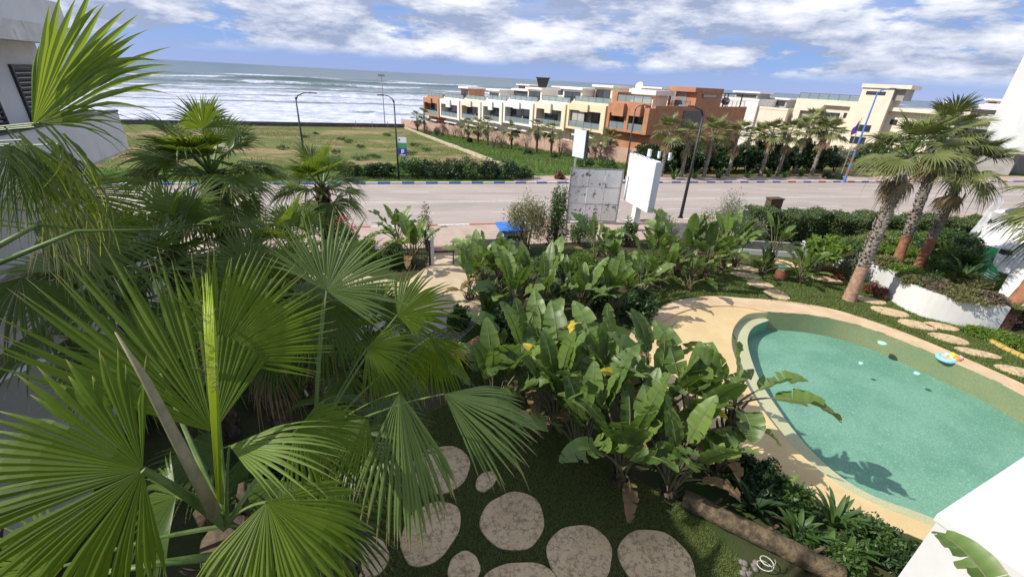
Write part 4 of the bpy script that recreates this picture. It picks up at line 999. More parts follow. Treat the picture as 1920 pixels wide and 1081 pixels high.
for s in (.3, W-.35): mb = MB(); mb.hexa([BF(s, 1.3, 0), BF(s+.08, 1.3, 0), BF(s+.08, 1.38, 0), BF(s, 1.38, 0)], [BF(s, .11, 2.4), BF(s+.08, .11, 2.4), BF(s+.08, .19, 2.5), BF(s, .19, 2.5)]); mb.build('brace', 'grey_metal', root)
# white light-box billboard
zb = 1.75; pl = g(1168, 373, zb); pr_ = g(1213, 399, zb); o, d, nn, W = board_frame(pl, pr_, '', ''); zt = hgt(pl, 1182, 287)
root = thing('billboard', 'blank white box billboard with antennas on top on one post', 'billboard', ((o+d*W*.5).x, (o+d*W*.5).y, 0))
mb = MB(); mb.box(0, W, 0, .42, zb, zt, BF); mb.build('box', 'sheet_white', root)
mb = MB(); mb.box(.05, W-.05, -.03, -.004, zb+.05, zt-.75, BF); mb.build('face_sheet', 'sheet_white', root); mb = MB(); mb.box(.05, W-.05, -.03, -.004, zt-.72, zt-.05, BF); mb.build('face_sheet', 'sheet_white', root)
mb = MB(); mb.box(W*.5-.22, W*.5+.22, .03, .4, 0, zb, BF); mb.build('post', 'sheet_white', root)
for k, (s, h_, w) in enumerate(((W*.62, .55, .26), (W*.8, .5, .13), (W*1.0, .55, .14))):
    mb = MB(); mb.box(s-w/2, s+w/2, .12+.3*k, .24+.3*k, zt+.12, zt+.12+h_*.75, BF); mb.build('antenna', 'sheet_white', root)
    mb = MB(); mb.tube([BF(s, .3, zt), BF(s, .22+.3*k, zt+.3)], .025, 5); mb.build('antenna_arm', 'dark_metal', root)
for k in range(5):
    mb = MB(); s = W*(.1+.18*k); mb.tube([BF(s, .1, zt), BF(s+.2, -.35, zt+.25), BF(s+.5, -.5, zt+.1)], .015, 4); mb.build('cable', 'dark_metal', root)
# narrow sign board on a pole
pb = g(1062, 413); zb = hgt(pb, 1065, 292); zt = hgt(pb, 1067, 241)
root = thing('sign_board', 'narrow pale blue sign board on a pole behind the old billboard', 'sign', (pb.x, pb.y, 0))
o = Vector((pb.x, pb.y, 0)); d = Vector((.62, -.78, 0)).normalized(); nn = Vector((d.y, -d.x, 0))
mb = MB(); mb.box(-.05, 1.0, -.06, .06, zb, zt, BF); mb.build('panel', 'sheet_blue', root); mb = MB(); mb.box(1.0, 1.06, -.1, .1, zb-.03, zt+.03, BF); mb.build('panel_edge', 'dark_metal', root)
mb = MB(); mb.tube([BF(.12, .12, 0), BF(.12, .12, zt-.2)], .06, 8); mb.build('pole', 'steel', root)
# gate house with a blue roof
c = g(965, 478); root = thing('guard_booth', 'small grey booth with bright blue roof by the gate', 'booth', (c.x, c.y, 0))
def CF(s, t, z): return Vector((c.x, c.y, 0))+RDV*s+NRV*t+UPV*z
mb = MB(); mb.box(-.65, .55, 0, 1.1, 0, 1.35, CF); mb.build('wall', 'booth_grey', root); mb = MB(); mb.box(-.85, .75, -.25, 1.3, 1.35, 1.47, CF); mb.build('roof', 'plastic_blue', root)
mb = MB(); mb.box(.57, .65, -.06, .04, 0, 1.348, CF); mb.build('corner_post', 'dark_metal', root); mb = MB(); mb.box(-.45, .25, -.03, -.003, .85, 1.1, CF); mb.build('window', 'window_glass', root)
mb = MB(); mb.box(-.5, .4, -.05, -.003, .1, .45, CF); mb.build('panel', 'terracotta', root)
c2 = g(903, 492); root = thing('solid_gate', 'solid beige gate panel behind the bird-of-paradise leaves', 'gate', (c2.x, c2.y, 0)); c = c2
for k in range(4): mb = MB(); mb.box(-.85+.52*k, -.85+.52*k+.51, 0, .06, .25, 1.25, CF); mb.build('board', 'beige_panel', root)
mb = MB(); mb.box(-.85, 1.23, .062, .12, 1.1, 1.2, CF); mb.build('rail', 'grey_metal', root)
c = g(850, 495); root = thing('bar_gate', 'thin open metal bar gate at the driveway', 'gate', (c.x, c.y, 0))
for k in range(7): mb = MB(); mb.tube([CF(.09*k, 0, 0), CF(.09*k, 0, 1.35)], .011 if k else .035, 5); mb.build('bar', 'dark_metal', root)
for z in (.15, 1.2): mb = MB(); mb.box(0, .55, -.012, .012, z, z+.03, CF); mb.build('rail', 'dark_metal', root)
c = g(806, 497); root = thing('bar_fence', 'dark metal railing left of the driveway under the palm leaves', 'fence', (c.x, c.y, 0))
for k in range(16): mb = MB(); mb.tube([CF(-.13*k, 0, 0), CF(-.13*k, 0, 1.3)], .014 if k else .06, 5); mb.build('bar', 'dark_metal', root)
for z in (.15, 1.2): mb = MB(); mb.box(-2, 0, -.012, .012, z, z+.03, CF); mb.build('rail', 'dark_metal', root)
mb = MB(); mb.box(.07, .22, -.08, .1, 0, 1.4, CF); mb.build('post', 'white_paint', root)
h_ = g(835, 465, .12); hk = sheet('hatch', [[h_+RDV*a+NRV*b for a, b in ((-.75, -.4), (.55, -.4), (.65, .4), (-.65, .4))]], .126, 'kerb_red', None); hk.data.materials[0] = MATS['pavement_hatch'] if 'pavement_hatch' in MATS else plain('pavement_hatch', (.42, .22, .17), (.36, .19, .15), 2, .85)
tag(hk, 'rusty pink hatch plate in the pale pavement by the gate', 'hatch')
# brown utility box in the hedge
c = g(1443, 424); root = thing('utility_box', 'brown utility cabinet standing in the hedge by the road', 'cabinet', (c.x, c.y, 0))
mb = MB(); mb.box(-.5, .5, 0, .5, 0, 1.9, CF); mb.build('cabinet', 'bark_brown', root); mb = MB(); mb.box(-.55, .55, -.05, .55, 1.9, 1.98, CF); mb.build('lid', 'bark_brown', root); mb = MB(); mb.box(-.45, .45, -.03, -.003, .2, 1.25, CF); mb.build('door', 'terracotta', root)
# low white slatted fence
f0 = g(1386, 476); f1 = g(1500, 483); d = (f1-f0); W = d.length; d.normalize(); nn = Vector((d.y, -d.x, 0)); o = f0
root = thing('slat_fence', 'low white slatted fence in front of the hedge', 'fence', f0)
mb = MB(); mb.box(0, W, 0, .2, 0, .3, BF); mb.build('plinth', 'white_paint', root)
ns = 46
for k in range(ns): mb = MB(); s = W*k/ns; mb.box(s, s+W/ns*.5, .07, .1, .3, .8, BF); mb.build('slat', 'grey_metal', root)
mb = MB(); mb.box(0, W, .06, .11, .8, .84, BF); mb.build('top_rail', 'white_paint', root); mb = MB(); mb.box(W, W+.5, -.02, .3, 0, .95, BF); mb.build('post', 'white_paint', root)
# curved white planter wall
ft = px2([(1560, 500), (1600, 512), (1635, 532), (1665, 560), (1705, 584), (1760, 602), (1830, 617), (1868, 622)]); ft = resample(catmull(ft, 8), 36)
ZP = 1.15
root = thing('planter_wall', 'curved white retaining wall of the raised palm bed', 'wall', ft[16])
zs = [ZP*min(1, .35+.065*i) for i in range(37)]
for i in range(36):
    a, b = ft[i], ft[i+1]; t = Vector((-(b-a).y, (b-a).x, 0)).normalized()*.22
    mb = MB(); mb.hexa([a-UPV*.05, b-UPV*.05, b+t-UPV*.05, a+t-UPV*.05], [a+UPV*zs[i], b+UPV*zs[i+1], b+t+UPV*zs[i+1], a+t+UPV*zs[i]]); mb.build('wall_section', 'white_paint', root)
inn = [p+Vector((.25, .18, 0)) for p in ft]
bed = sheet('planter_bed', [inn+[Vector((23, 15.6, 0)), Vector((30, 18, 0)), Vector((32, 27, 0)), Vector((24, 27.2, 0)), Vector((18.5, 24.5, 0))]], ZP-.12, 'garden_ground')
# yellow stone edging
ed = resample(catmull(px2([(1818, 612), (1835, 627), (1860, 645), (1890, 660), (1930, 678), (1975, 700)]), 5), 13); root = thing('stone_edging', 'yellow stone edging curving round the green bed', 'edging', ed[0])
for i in range(13):
    a, b = ed[i], ed[i+1]; b = a.lerp(b, .93); t = Vector((-(b-a).y, (b-a).x, 0)).normalized()*.17; mb = MB(); hh = .13+.04*rnd.random()
    mb.hexa([a-UPV*.02, b-UPV*.02, b+t-UPV*.02, a+t-UPV*.02], [a+t*.1+UPV*hh, b+t*.1+UPV*hh, b+t*.9+UPV*hh, a+t*.9+UPV*hh]); mb.build('edging_stone', 'yellow_stone', root)
# neighbour's lower walls at the right edge
c = g(1905, 520, ZP-.1); root = thing('garden_house', 'low white building with sloping parapet at the right edge', 'house', (c.x, c.y, ZP-.12))
wa = dp(1828, 453, 26); 
def wallq(name, pxs, dep, th, mat='white_paint'):
    q = [dp(x, y, dd) for (x, y), dd in zip(pxs, dep)]
    nrm = (q[1]-q[0]).cross(q[2]-q[0]).normalized()*th
    if nrm.dot(q[0]-Vector(cC)) < 0: nrm = -nrm
    mb = MB(); mb.hexa(q, [p+nrm for p in q]); return mb.build(name, mat, root)
wallq('upper_wall', [(1829, 453), (1960, 492), (1985, 395), (1846, 420)], (25, 22, 23.5, 26), 2.5)
wallq('sloping_parapet', [(1826, 434), (1836, 436), (1884, 376), (1872, 370)], (25.2, 25.2, 30, 30), .9)
wallq('stair_block', [(1862, 397), (1960, 418), (1960, 385), (1868, 393)], (27, 25.5, 26.5, 28), 1.5)
wallq('lower_wall', [(1855, 505), (1893, 514), (1930, 470), (1876, 462)], (21.9, 21.2, 21.3, 22.2), .6)
wallq('yard_wall', [(1868, 555), (1930, 580), (1945, 500), (1896, 505)], (19.1, 18, 18.5, 19.3), .5)
mb = MB(); p = dp(1886, 472, 21.6); mb.box(p.x-.2, p.x+.2, p.y-.15, p.y+.12, p.z-.12, p.z+.12); mb.build('wall_lamp', 'dark_metal', root)
q0 = g(1835, 527, ZP-.1); root = thing('ladder', 'small silver step ladder leaning by the green netting', 'ladder', q0)
def ladder():
    a0 = g(1833, 526, ZP-.1); a1 = g(1852, 536, ZP-.1); t0 = dp(1853, 504, 20.2); t1 = t0+(a1-a0)
    for a, b in ((a0, t0), (a1, t1)): mb = MB(); mb.tube([a, b], .03, 6); mb.build('rail', 'steel', root)
    for k in range(1, 6): t = k/5.6; mb = MB(); mb.tube([a0.lerp(t0, t), a1.lerp(t1, t)], .024, 5); mb.build('rung', 'steel', root)
ladder()
def netting():
    q = [g(1806, 524, ZP-.1), g(1872, 530, ZP-.1), dp(1874, 466, 23.2), dp(1832, 480, 23.4)]
    root = thing('green_netting', 'bright green netting heaped beside the white building', 'netting', q[0]); n_ = 14; vs = []; fs = []
    for i in range(n_+1):
        for j in range(n_+1):
            u, v = i/n_, j/n_; p = q[0].lerp(q[1], u).lerp(q[3].lerp(q[2], u), v); vs.append(p+UPV*(.12*math.sin(9*u+5*v)+.1*math.sin(23*v+7*u)+.25*math.sin(math.pi*u)*v))
    for i in range(n_):
        for j in range(n_): fs.append((i*(n_+1)+j, (i+1)*(n_+1)+j, (i+1)*(n_+1)+j+1, i*(n_+1)+j+1))
    mb = MB(); mb.add(vs, fs); mb.build('net', 'green_net', root, True)
netting()
# terracotta barrel with green top
c = g(1462, 524); root = thing('barrel', 'dark red barrel with green lid on the lawn', 'barrel', c)
mb = MB(); mb.tube([c, c+UPV*.18, c+UPV*.4, c+UPV*.62], [.24, .29, .30, .27], 14, 0, True); mb.build('body', 'terracotta', root, True)
mb = MB(); mb.tube([c+UPV*.62, c+UPV*.655], [.29, .28], 14); mb.build('lid', 'pot_soil', root)
for z in (.12, .5): mb = MB(); mb.tube([c+UPV*z, c+UPV*(z+.04)], .303, 14); mb.build('hoop', 'bark_brown', root)
# wooden bench
c = g(884, 672); root = thing('bench', 'reddish slatted wooden bench beside the bird-of-paradise plants', 'bench', c)
bd = Vector((.55, .84, 0)).normalized(); bn_ = Vector((bd.y, -bd.x, 0))
def SF(s, t, z): return c+bd*s+bn_*t+UPV*z
for k in range(7): mb = MB(); mb.box(-.7, .7, -.3+.085*k, -.3+.085*k+.07, .42, .45, SF); mb.build('seat_slat', 'bench_wood', root)
for k in range(5): mb = MB(); mb.box(-.7, .7, .30+.02*k, .325+.02*k, .52+.09*k, .59+.09*k, SF); mb.build('back_slat', 'bench_wood', root)
for s in (-.6, .55):
    for t in (-.28, .27): mb = MB(); mb.box(s, s+.05, t, t+.05, 0, .42 if t < 0 else .95, SF); mb.build('leg', 'bench_wood', root)
# stepping stones
def stone(name, label, x, y, rx, ry, rot, grp, h=.05, seed=1, px_=True):
    c = g(x, y) if px_ else Vector((x, y, 0)); R_ = random.Random(seed); n_ = 40; ph = [R_.uniform(0, 6.3) for _ in range(4)]; pts = []
    for k in range(n_):
        q = 2*math.pi*k/n_; r = 1+.05*math.sin(2*q+ph[0])+.035*math.sin(3*q+ph[1])+.015*math.sin(7*q+ph[2])
        a = math.cos(q)*rx*r; b = math.sin(q)*ry*r; pts.append((c.x+a*math.cos(rot)-b*math.sin(rot), c.y+a*math.sin(rot)+b*math.cos(rot)))
    mb = MB(); inner = [(c.x+(p[0]-c.x)*.975, c.y+(p[1]-c.y)*.975) for p in pts]
    mb.add([(p[0], p[1], -.02) for p in pts]+[(p[0], p[1], h-.012) for p in pts]+[(p[0], p[1], h) for p in inner], [tuple(range(2*n_, 3*n_))]+[(i, (i+1) % n_, n_+(i+1) % n_, n_+i) for i in range(n_)]+[(n_+i, n_+(i+1) % n_, 2*n_+(i+1) % n_, 2*n_+i) for i in range(n_)])
    o = mb.build(name, 'stepping_stone'); me = o.data; me.transform(Matrix.Translation((-c.x, -c.y, 0))); o.location = (c.x, c.y, 0)
    tag(o, label, 'stone', grp); return pts
G1 = 'round stepping stones in the shaded lawn'
STN = []
for i, (x, y, rx, ry, rot, lb) in enumerate([
    (962, 975, .68, .70, .3, 'large round stepping stone in the middle of the shaded lawn'),
    (1087, 1040, .68, .64, .1, 'large stepping stone right of the middle one, near the bottom edge'),
    (1232, 1055, .72, .74, -.6, 'dark stained stepping stone beside the wooden log'),
    (828, 878, .66, .74, .5, 'pale stepping stone half hidden under the hanging palm leaf tips'),
    (808, 996, .58, .72, -.5, 'mottled stepping stone left of the middle one under palm tips'),
    (911, 903, .22, .30, -.5, 'small oval stepping stone above the large middle stone'),
    (870, 1066, .30, .34, -.6, 'small stepping stone at the bottom left of the middle stone'),
    (975, 1092, .66, .40, .1, 'stepping stone cut by the bottom edge below the middle stone'),
    (690, 1045, .4, .42, 0, 'stepping stone behind the drooping palm tips at lower left'),
    (640, 810, .5, .45, 0, 'sunlit stepping stone seen between the palm stems'),
    (610, 730, .6, .5, 0, 'pale stepping stone far back between the palm stems')]):
    STN.append(stone('stepping_stone', lb, x, y, rx, ry, rot, G1, .05, i+1))
for i, (x, y, rx, ry, lb) in enumerate([
    (1395, 503, .9, .45, 'flat stone by the slatted fence, farthest left on the lawn'), (1398, 516, .75, .4, 'flat stone left of the barrel on the pool lawn'), (1424, 533, .6, .5, 'round stone between barrel and pool coping'),
    (1456, 552, .55, .55, 'half shaded stone at the coping behind the pool'), (1462, 493, .95, .6, 'large flat stone behind the barrel'), (1550, 524, .75, .4, 'stone between the bushy plant and the leaning palm'), (1630, 563, .65, .4, 'stone just right of the leaning palm trunk'),
    (1668, 585, .75, .45, 'first pinkish stone along the white planter wall'), (1718, 609, .7, .4, 'second pinkish stone along the white planter wall'), (1764, 612, .6, .35, 'pale stone close to the foot of the white wall'), (1779, 635, .65, .4, 'stone beside the coping above the pool toy'),
    (1832, 662, .7, .3, 'pale stone near the yellow edging'), (1910, 697, .7, .35, 'stone at the right edge of the lawn')]):
    STN.append(stone('stepping_stone', lb, x, y, rx, ry, -.3, 'stepping stones on the pool lawn', .035, i+30))
# wooden log edging
a = g(1278, 945); b = g(1575, 1092); L = (b-a).length
root = thing('log', 'thick weathered wooden log edging the planting bed', 'log', a)
mb = MB(); K = 26; mb.tube([a.lerp(b, t/K)+UPV*(.2+.012*math.sin(t*.5)) for t in range(K+1)], [.21+.008*math.sin(t*1.1)+.008*rnd.uniform(-1, 1) for t in range(K+1)], 14, 0, True); mb.build('timber', 'wood_log', root, True)
for k, t in enumerate((.22, .58, .85)): mb = MB(); p = a.lerp(b, t); mb.tube([p+Vector((.02, .16, .3)), p+Vector((.1, .1, .55))], [.05, .03], 7); mb.build('branch_stub', 'wood_log', root)
c = g(1432, 1066); mb = MB(); pts = [c+Vector((.16*math.cos(q*.5)*(1-.01*q), .13*math.sin(q*.5), .03+.012*q)) for q in range(26)]; mb.tube(pts, .011, 5); tag(mb.build('rope', 'rope', None, True), 'coil of pale rope lying beside the log', 'rope')
for k in range(9):
    q = g(1398+rnd.uniform(-10, 22), 1060+rnd.uniform(-8, 18)); mb = MB(); s = rnd.uniform(.04, .075)
    mb.tube([q, q+UPV*s*.5, q+UPV*s], [s, s*1.15, s*.5], 7); tag(mb.build('pebble', 'stone_clad'), 'grey pebble in the little heap beside the log', 'pebble', 'pebbles beside the log')
# pool toys and floats
def toy():
    c = g(1772, 674, -.05); root = thing('pool_float', 'blue swim ring with yellow and orange inflatable toy at the pool edge', 'pool toy', c)
    mb = MB(); mb.tube([c+Vector((.24*math.cos(q*.4488), .24*math.sin(q*.4488), .06)) for q in range(14)], .075, 8, 0, False, 1, True); mb.build('ring', 'toy_blue', root, True)
    mb = MB(); mb.tube([c+Vector((.2, .07, .12)), c+Vector((.3, .11, .15)), c+Vector((.42, .08, .11))], [.07, .12, .04], 10); mb.build('yellow_lobe', 'toy_yellow', root, True)
    mb = MB(); mb.tube([c+Vector((.19, -.08, .09)), c+Vector((.31, -.1, .13)), c+Vector((.45, -.08, .09))], [.07, .12, .035], 10); mb.build('orange_lobe', 'toy_orange', root, True)
    mb = MB(); mb.tube([c+Vector((.37, 0, .1)), c+Vector((.49, -.01, .13)), c+Vector((.62, 0, .09))], [.055, .1, .035], 10); mb.build('pink_lobe', 'toy_pink', root, True)
    mb = MB(); mb.tube([c+Vector((.03, .14, .1)), c+Vector((.14, .15, .14)), c+Vector((.25, .14, .11))], [.04, .09, .035], 10); mb.build('mint_lobe', 'toy_mint', root, True)
toy()
for x, y, r, lb in ((1654, 643, .15, 'pale round floating disc near the pool edge'), (1614, 681, .07, 'small pale floating disc in mid pool'), (1719, 700, .09, 'pale floating disc below the swim ring')):
    c = g(x, y, -.07); mb = MB(); mb.tube([c-UPV*.01, c+UPV*.03, c+UPV*.045], [r, r, r*.7], 16); tag(mb.build('floating_disc', 'toy_mint', None, False), lb, 'pool float', 'floating discs in the pool')
for o in list(COL.objects):
    if o.name.startswith(('floating_disc', 'rope', 'pebble', 'fence_post')) and o.type == 'MESH' and o.parent is None:
        bb = [Vector(v) for v in o.bound_box]; m = sum(bb, Vector())/8; o.data.transform(Matrix.Translation(-m)); o.location = m
# ------------------------------------------------------------------ far plants
fp_row = frond_protos('row', 'palm_olive', 15, 6, 1, 3, RD(210), 'petiole_dry')
fp_dead = frond_protos('dead', 'palm_dead', 13, 6, 1, 4, RD(180), 'petiole_dry', els=(-55, -68, -78))
fp_trio = frond_protos('trio', 'palm_olive', 30, 8, 2, 5, RD(220), 'petiole', dk=1.3)
fp_dead2 = frond_protos('deadbig', 'palm_dead', 22, 7, 2, 6, RD(150), 'petiole_dry', els=(-50, -66, -78), dk=1.3)
fp_mid = frond_protos('mid', 'palm_mid', 34, 8, 2, 7, RD(230), 'petiole', dk=1.2)
nth = ['leftmost', 'second', 'third', 'fourth', 'fifth', 'sixth', 'seventh', 'eighth', 'ninth', 'tenth', 'eleventh', 'twelfth', 'thirteenth']
rowp = [(1238, 333, 247), (1276, 333, 258), (1319, 333, 252), (1363, 332, 255), (1404, 322, 258), (1425, 331, 250), (1456, 331, 252), (1488, 324, 240), (1500, 312, 225), (1521, 328, 243), (1536, 318, 250)]
for i, (x, y, ty) in enumerate(rowp):
    b = gfar(x, y); h = hgt(b, x+10, ty)-b.z
    palm('palm_tree', nth[i]+' palm from the left in the row behind the far pavement', b, h, .21, .15, 1.0+.2*rnd.random(), 20, fp_row, 100+i, ['bark_grey'], 'palms behind the far pavement', boots=26, skirt=fp_dead, nsk=7 if i in (0, 3) else 3, rings=14, tn=8, elmin=-12, bootlen=.2)
wallp = [(783, 248, 221), (796, 250, 216), (878, 262, 235), (896, 268, 236), (914, 272, 235), (958, 280, 245), (1005, 288, 240), (1032, 292, 246), (1098, 298, 262), (1138, 300, 258)]
for i, (x, y, ty) in enumerate(wallp):
    b = gfar(x, y+1); h = hgt(b, x+3, ty)-b.z
    palm('small_palm', nth[i]+' small palm from the sea along the pink garden wall', b, max(1.5, h), .2, .15, .85, 15, fp_row, 140+i, ['bark_brown'], 'small palms along the garden wall', rings=8, tn=6, skirt=fp_dead, nsk=4, elmin=-40)
# brown bare shrubs on the wall
for i, (x, y, w, ty) in enumerate([(800, 252, 1.4, 226), (830, 256, 2.2, 226), (852, 259, 2.0, 225), (868, 262, 1.8, 228), (925, 277, 2.2, 233), (940, 279, 1.8, 234), (985, 287, 1.6, 243), (1050, 294, 2.0, 248), (1118, 301, 2.0, 262), (1150, 303, 1.5, 262)]):
    b = gfar(x, y); h = hgt(b, x, ty)-b.z
    shrub('bare_shrub', nth[i]+' brown twiggy shrub from the sea along the pink garden wall', b, (w*.7, .8), h, 900, .2, 'shrub_brown' if i != 4 else 'shrub_grey', 'shrub', 'twiggy shrubs along the garden wall', .16, 6, 'shrub_brown', clumps=22, lump=.4)
for i, (x, y, w, ty, m) in enumerate([(818, 256, 1.0, 238, 'shrub_grey'), (880, 268, .9, 255, 'shrub_dark'), (990, 290, .9, 279, 'shrub_dark'), (1040, 297, 1.1, 285, 'shrub_dark'), (1095, 316, 2.0, 292, 'shrub_green'), (1140, 318, 2.2, 293, 'shrub_green'), (1049, 338, 1.0, 320, 'red_plant')]):
    b = gfar(x, y); h = max(.7, hgt(b, x, ty)-b.z)
    shrub('bush', ['grey spiky bush at the seaward wall', 'small dark bush at the wall foot', 'low dark bush at the wall middle', 'dark bush near the wall shadow', 'round clipped green bush left of the thin lamp', 'round clipped green bush at the thin lamp', 'low dark reddish bush at the far kerb'][i], b, w*.6, h, 900, .2, m, 'bush', None, .5, 3)
# dark bushes along the road side of the field
for i, (x, y, w, ty) in enumerate([(655, 331, 1.6, 302), (700, 333, 1.5, 304), (722, 333, 1.7, 300), (772, 334, 2.0, 293), (812, 335, 2.1, 292), (850, 336, 2.0, 296), (882, 337, 2.0, 295), (920, 338, 1.8, 298), (955, 339, 1.9, 298), (982, 339, 1.2, 308)]):
    b = gfar(x, y-3); h = hgt(b, x, ty)-b.z
    shrub('field_bush', nth[i]+' dark green bush from the left along the road side of the field', b, w*.75, h*1.05, 2600, .17, 'shrub_dark' if i % 3 else 'shrub_green', 'bush', 'dark bushes along the field edge', .55, 4, clumps=34, lump=.3)
# tall dark hedge behind the palm row, bush by bush
for i in range(15):
    x = 1215+24*i; b = gfar(x, 327)+Vector((.5, 2.2, 0)); h = hgt(b, x+8, 262+8*math.sin(i*1.9))-b.z
    shrub('hedge_tree', nth[i] + ' dense dark tree from the left behind the palm row' if i < 13 else ['last but one', 'last'][i-13]+' dense dark tree at the right end behind the palm row', b, 2.1, h, 5200, .36, 'shrub_dark', 'tree', 'dark trees behind the palm row', .5, 4, clumps=40, lump=.26)
b = gfar(1563, 322); shrub('round_tree', 'round grey-green tree left of the banded street lamp', b, 1.5, 3.6, 3600, .16, 'shrub_grey', 'tree', None, .5, 4, 'bark_brown', clumps=40, lift=.9)
for i, (x, y) in enumerate(((1548, 336), (1570, 338))): shrub('clipped_bush', ['left', 'right'][i]+' of two low clipped bushes under the round tree', g(x, y), .75, .9, 1800, .1, 'shrub_dark', 'bush', 'clipped bushes under the round tree', .6, 3, clumps=40, lump=.22)
for i, (x, y) in enumerate([(1262, 338), (1300, 337), (1345, 336), (1400, 336), (1440, 334), (1470, 334), (1500, 332)]):
    rosette('strap_plant', nth[i]+' low strap-leaved plant from the left under the palm row', g(x, y), 14, 1.5, .16, 'shrub_green', 'plant', 'strap-leaved plants under the palm row', 300+i, 1.2, .6)
for i in range(9):
    x = 1600+32*i; b = gfar(x, 318)+Vector((1, 3, 0)); h = 2.2+1.3*abs(math.sin(i*2.3))
    shrub('back_tree', nth[i]+' dark tree from the left along the far right roadside', b, 2.2, h, 2400, .28, 'shrub_dark' if i % 2 else 'shrub_green', 'tree', 'dark trees on the far right roadside', .5, 4, clumps=34, lump=.28)
# rough grass in the field
pts = []
def field_pts(n_, poly): P = scatter(poly, n_); P[:, 2] = [gz(p[0], p[1]) for p in P]; return P
fpoly = [UW(-45, 42), UW(12, 42), KW+RE*-4, KW+RE*-56, CO+CA*2-CB*2, CO+CA*-60-CB*2]
P = field_pts(60000, fpoly)
nz = np.sin(P[:, 0]*.31+np.sin(P[:, 1]*.17)*2)+np.sin(P[:, 1]*.23+P[:, 0]*.11+1.3)+.6*np.sin(P[:, 0]*.9+P[:, 1]*.7)
grass('field_grass', 'patchy rough grass over the field between road and sea', P[nz > .35], .22, .06, 'grass_dry')
vpoly = [pB+lw*9, pB, pA, wl0, wl1, wl1+Vector((-4, -9, 0))]
grass('verge_grass', 'thick green grass between low wall and garden wall', field_pts(60000, vpoly), .32, .07, 'grass_blade')
grass('kerb_grass', 'green grass under the bushes at the far kerb', field_pts(26000, [UW(-40, 39.2), UW(13, 39.2), UW(13, 49), UW(2, 50), UW(-10, 46), UW(-40, 45)]), .26, .06, 'grass_blade')
# scattered field clumps
for i, (x, y, w) in enumerate([(570, 258, 1.1), (592, 252, .8), (640, 262, 1.0), (655, 268, 1.2), (675, 278, .9), (632, 288, 1.0), (672, 300, 1.3), (726, 255, 1.0), (780, 274, 1.3), (800, 283, 1.5), (700, 296, 1.3), (530, 280, 1.2), (770, 290, 1.4)]):
    b = gfar(x, y); shrub('field_clump', nth[i]+' low green clump counted across the field', b, w*.8, .55, 420, .16, 'shrub_green', 'bush', 'low clumps in the field', .4, 2, clumps=12)

# ------------------------------------------------------------------ the three palms by the pool
t1 = g(1592, 562); t2 = g(1680, 497, ZP-.12); t3 = g(1722, 502, ZP-.12)
def topat(b, x, y): d_ = ray(x, y); t_ = math.hypot(b[0], b[1])/math.hypot(d_[0], d_[1]); return Vector(cC+d_*t_)-Vector(b)
for (b_, tx, ty, r0_, r1_, cR_, nf_, mats_, fr_, sd_, nb_, lb_) in ((t1, 1706, 290, .25, .18, 1.05, 26, ['bark_tan', 'bark_grey'], .27, 201, 200, 'leaning palm with smooth tan trunk foot on the pool lawn'), (t2, 1768, 262, .21, .17, 1.05, 24, ['bark_rust', 'bark_grey'], .27, 202, 150, 'left of the two rust-footed palms in the raised bed'), (t3, 1806, 318, .21, .17, 1.0, 24, ['bark_rust', 'bark_grey'], .34, 203, 130, 'right of the two rust-footed palms in the raised bed')):
    v_ = topat(b_, tx, ty)
    palm('tall_palm', lb_, b_, v_.z, r0_, r1_, cR_, nf_, fp_trio, sd_, mats_, 'three tall palms by the pool', fr_, nb_, (v_.x, v_.y), fp_dead2, 8, -18, 60, 14, .1, .25)
b = g(1872, 610); palm('edge_palm', 'palm with rusty trunk at the right edge of the lawn', b, 5.2, .34, .25, 1.4, 26, fp_trio, 204, ['bark_rust', 'bark_grey'], None, .7, 30, (1.6, .6), fp_dead2, 8, -30, 30, 14, .2, .2)
# ------------------------------------------------------------------ mid-ground fan palms on the left
b = dp(396, 325, 11.5); palm('fan_palm', 'dark fan palm with stout trunk in front of the sea view', (b.x, b.y, 0), b.z, .26, .24, 1.08, 30, fp_mid, 211, ['bark_brown'], 'fan palms on the left', None, 70, (0, 0), fp_dead2, 3, -30, 30, 12, .2)
b = dp(604, 352, 14); palm('fan_palm', 'smaller fan palm in front of the left street lamp', (b.x, b.y, 0), b.z, .22, .2, .88, 24, fp_mid, 212, ['bark_brown'], 'fan palms on the left', None, 60, (0, 0), fp_dead2, 2, -30, 28, 12, .2)
for i, (x, y, d_, cR_, lb) in enumerate([(240, 560, 7.5, 1.0, 'fan palm in front of the white house terrace'), (330, 470, 9.0, .95, 'fan palm between the left palm and the white house'), (480, 590, 8.0, .95, 'fan palm behind the foreground leaves at left centre'), (545, 480, 10.5, .85, 'low fan palm below the two mid palms'), (690, 640, 8.6, .8, 'low fan palm beside the grey garden path')]):
    b = dp(x, y, d_); palm('fan_palm', lb, (b.x, b.y, 0), b.z, .2, .18, cR_, 22, fp_mid, 220+i, ['bark_brown'], 'fan palms on the left', None, 50, (0, 0), fp_dead2, 3, -30, 24, 10, .2)
